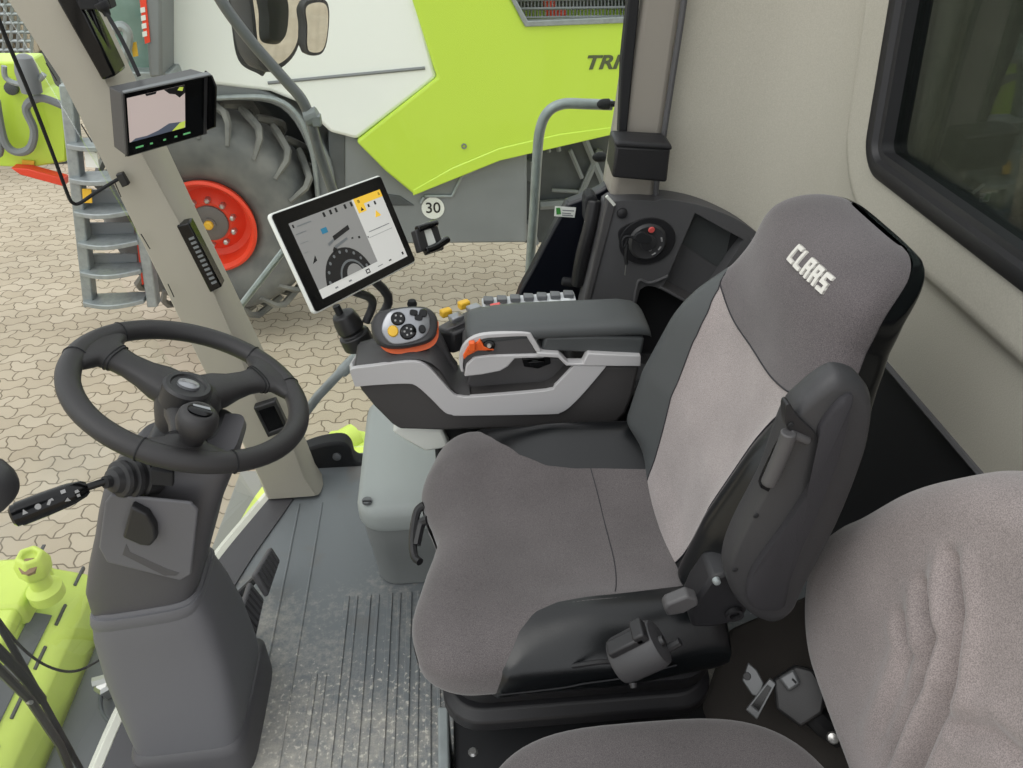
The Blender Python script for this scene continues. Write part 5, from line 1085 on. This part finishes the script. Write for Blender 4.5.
# bracket and buckle between the seats
bk_ = thing('seat_belt_buckle', 'grey and black seat belt buckle on a bracket between the seats', 'buckle', AY(785, 690, .72))
P0 = AY(785, 690, .70); BNn = V((-.35, -.55, .75)).normalized()
def bp_(x, y, h=0): return AP(x, y, P0, BNn)+BNn*h
m = M(); m.prism([bp_(x, y) for x, y in ((742, 680), (748, 662), (757, 670), (764, 683), (760, 697), (752, 695))], BNn*.004); part('buckle_bracket', m, 'tubed', bk_, bevel=.002)
m = M(); m.lathe(bp_(747, 676, .004), BNn, [(.007, 0), (.006, .004)], 8); part('bracket_bolt', m, 'black', bk_)
m = M(); m.prism([bp_(x, y, .0) for x, y in ((773, 678), (795, 664), (812, 668), (826, 690), (822, 712), (800, 726), (776, 708))], BNn*.024); part('buckle_body', m, 'black', bk_, bevel=.005, seg=3)
m = M(); fo_ = [bp_(x, y, .027) for x, y in ((770, 677), (776, 682), (757, 718), (746, 708))]; m.holed(fo_, [[lerp(sum(fo_, V())/4, p, .62) for p in fo_]], -BNn*.022); part('buckle_frame', m, 'tubed', bk_, bevel=.002)
m = M(); m.prism([lerp(sum(fo_, V())/4, p, .66)-BNn*.012 for p in fo_], BNn*.003); part('buckle_slot', m, 'gloss', bk_)
m = M(); m.prism([bp_(x, y, .03) for x, y in ((778, 676), (793, 667), (800, 682), (788, 690))], BNn*.01); part('release_button', m, 'tubed', bk_, bevel=.004)
m = M(); m.prism([bp_(792, 676, .041), bp_(796, 680, .041), bp_(795, 682, .041), bp_(791, 678, .041)], BNn*.001); part('button_slot', m, 'blackmat', bk_)
m = M(); m.tube(cat([bp_(800, 700, .0), bp_(820, 722, -.01), bp_(840, 740, -.05)], 4), .02, 8); part('buckle_stalk', m, 'blackmat', bk_)
m = M(); m.lathe(bp_(832, 736, .02), BNn, [(.010, 0), (.008, .006), (.002, .007)], 10); part('stalk_bolt', m, 'steel', bk_)
# plinth the guest seat folds from, silver edge strip
pl = thing('seat_plinth', 'dark carpeted plinth between the two seats with a silver front edge', 'plinth', (.3, .5, 0))
m = M(); m.box((.36, .595, .065), (.80, .43, .13)); part('plinth_body', m, 'blackmat', pl, bevel=.01)
m = M(); m.prism([V((.44, .60, .142)), V((.66, .60, .20)), V((.66, .90, .30)), V((.50, .90, .20)), V((.42, .78, .142))], (0, 0, -.08)); part('plinth_carpet', m, mat('dark_carpet', (62, 58, 55), .95, bump=.4, bscale=500), pl, bevel=.01)
m = M(); m.prism([V((-.068, .40, 0)), V((-.048, .40, 0)), V((-.048, .81, 0)), V((-.068, .81, 0))], (0, 0, .15)); part('edge_strip', m, 'galv', pl, bevel=.004)
m = M(); m.lathe(AZ(473, 752, .13), (0, 0, 1), [(.009, 0), (.006, .004)], 10); part('plinth_bolt', m, 'steel', pl)
# ================================================================== LIGHT
w = bpy.data.worlds.new('overcast_sky'); sc.world = w; w.use_nodes = True
bg = w.node_tree.nodes['Background']; bg.inputs[0].default_value = (.96, .98, 1.0, 1); bg.inputs[1].default_value = 1.15
sl = bpy.data.lights.new('soft_sun', 'SUN'); sl.energy = .9; sl.angle = math.radians(40); sl.color = (1, .97, .92)
so = bpy.data.objects.new('soft_sun', sl); COL.objects.link(so); so.rotation_euler = V((.55, .35, -1)).to_track_quat('-Z', 'Y').to_euler()
sc.view_settings.view_transform = 'Standard'; sc.view_settings.look = 'None'; sc.view_settings.gamma = 1; sc.view_settings.use_curve_mapping = False
sc.view_settings.exposure = .15
sc.cycles.max_bounces = 8; sc.cycles.transparent_max_bounces = 12; sc.cycles.use_denoising = True
try: sc.cycles.denoiser = 'OPENIMAGEDENOISE'
except Exception: pass
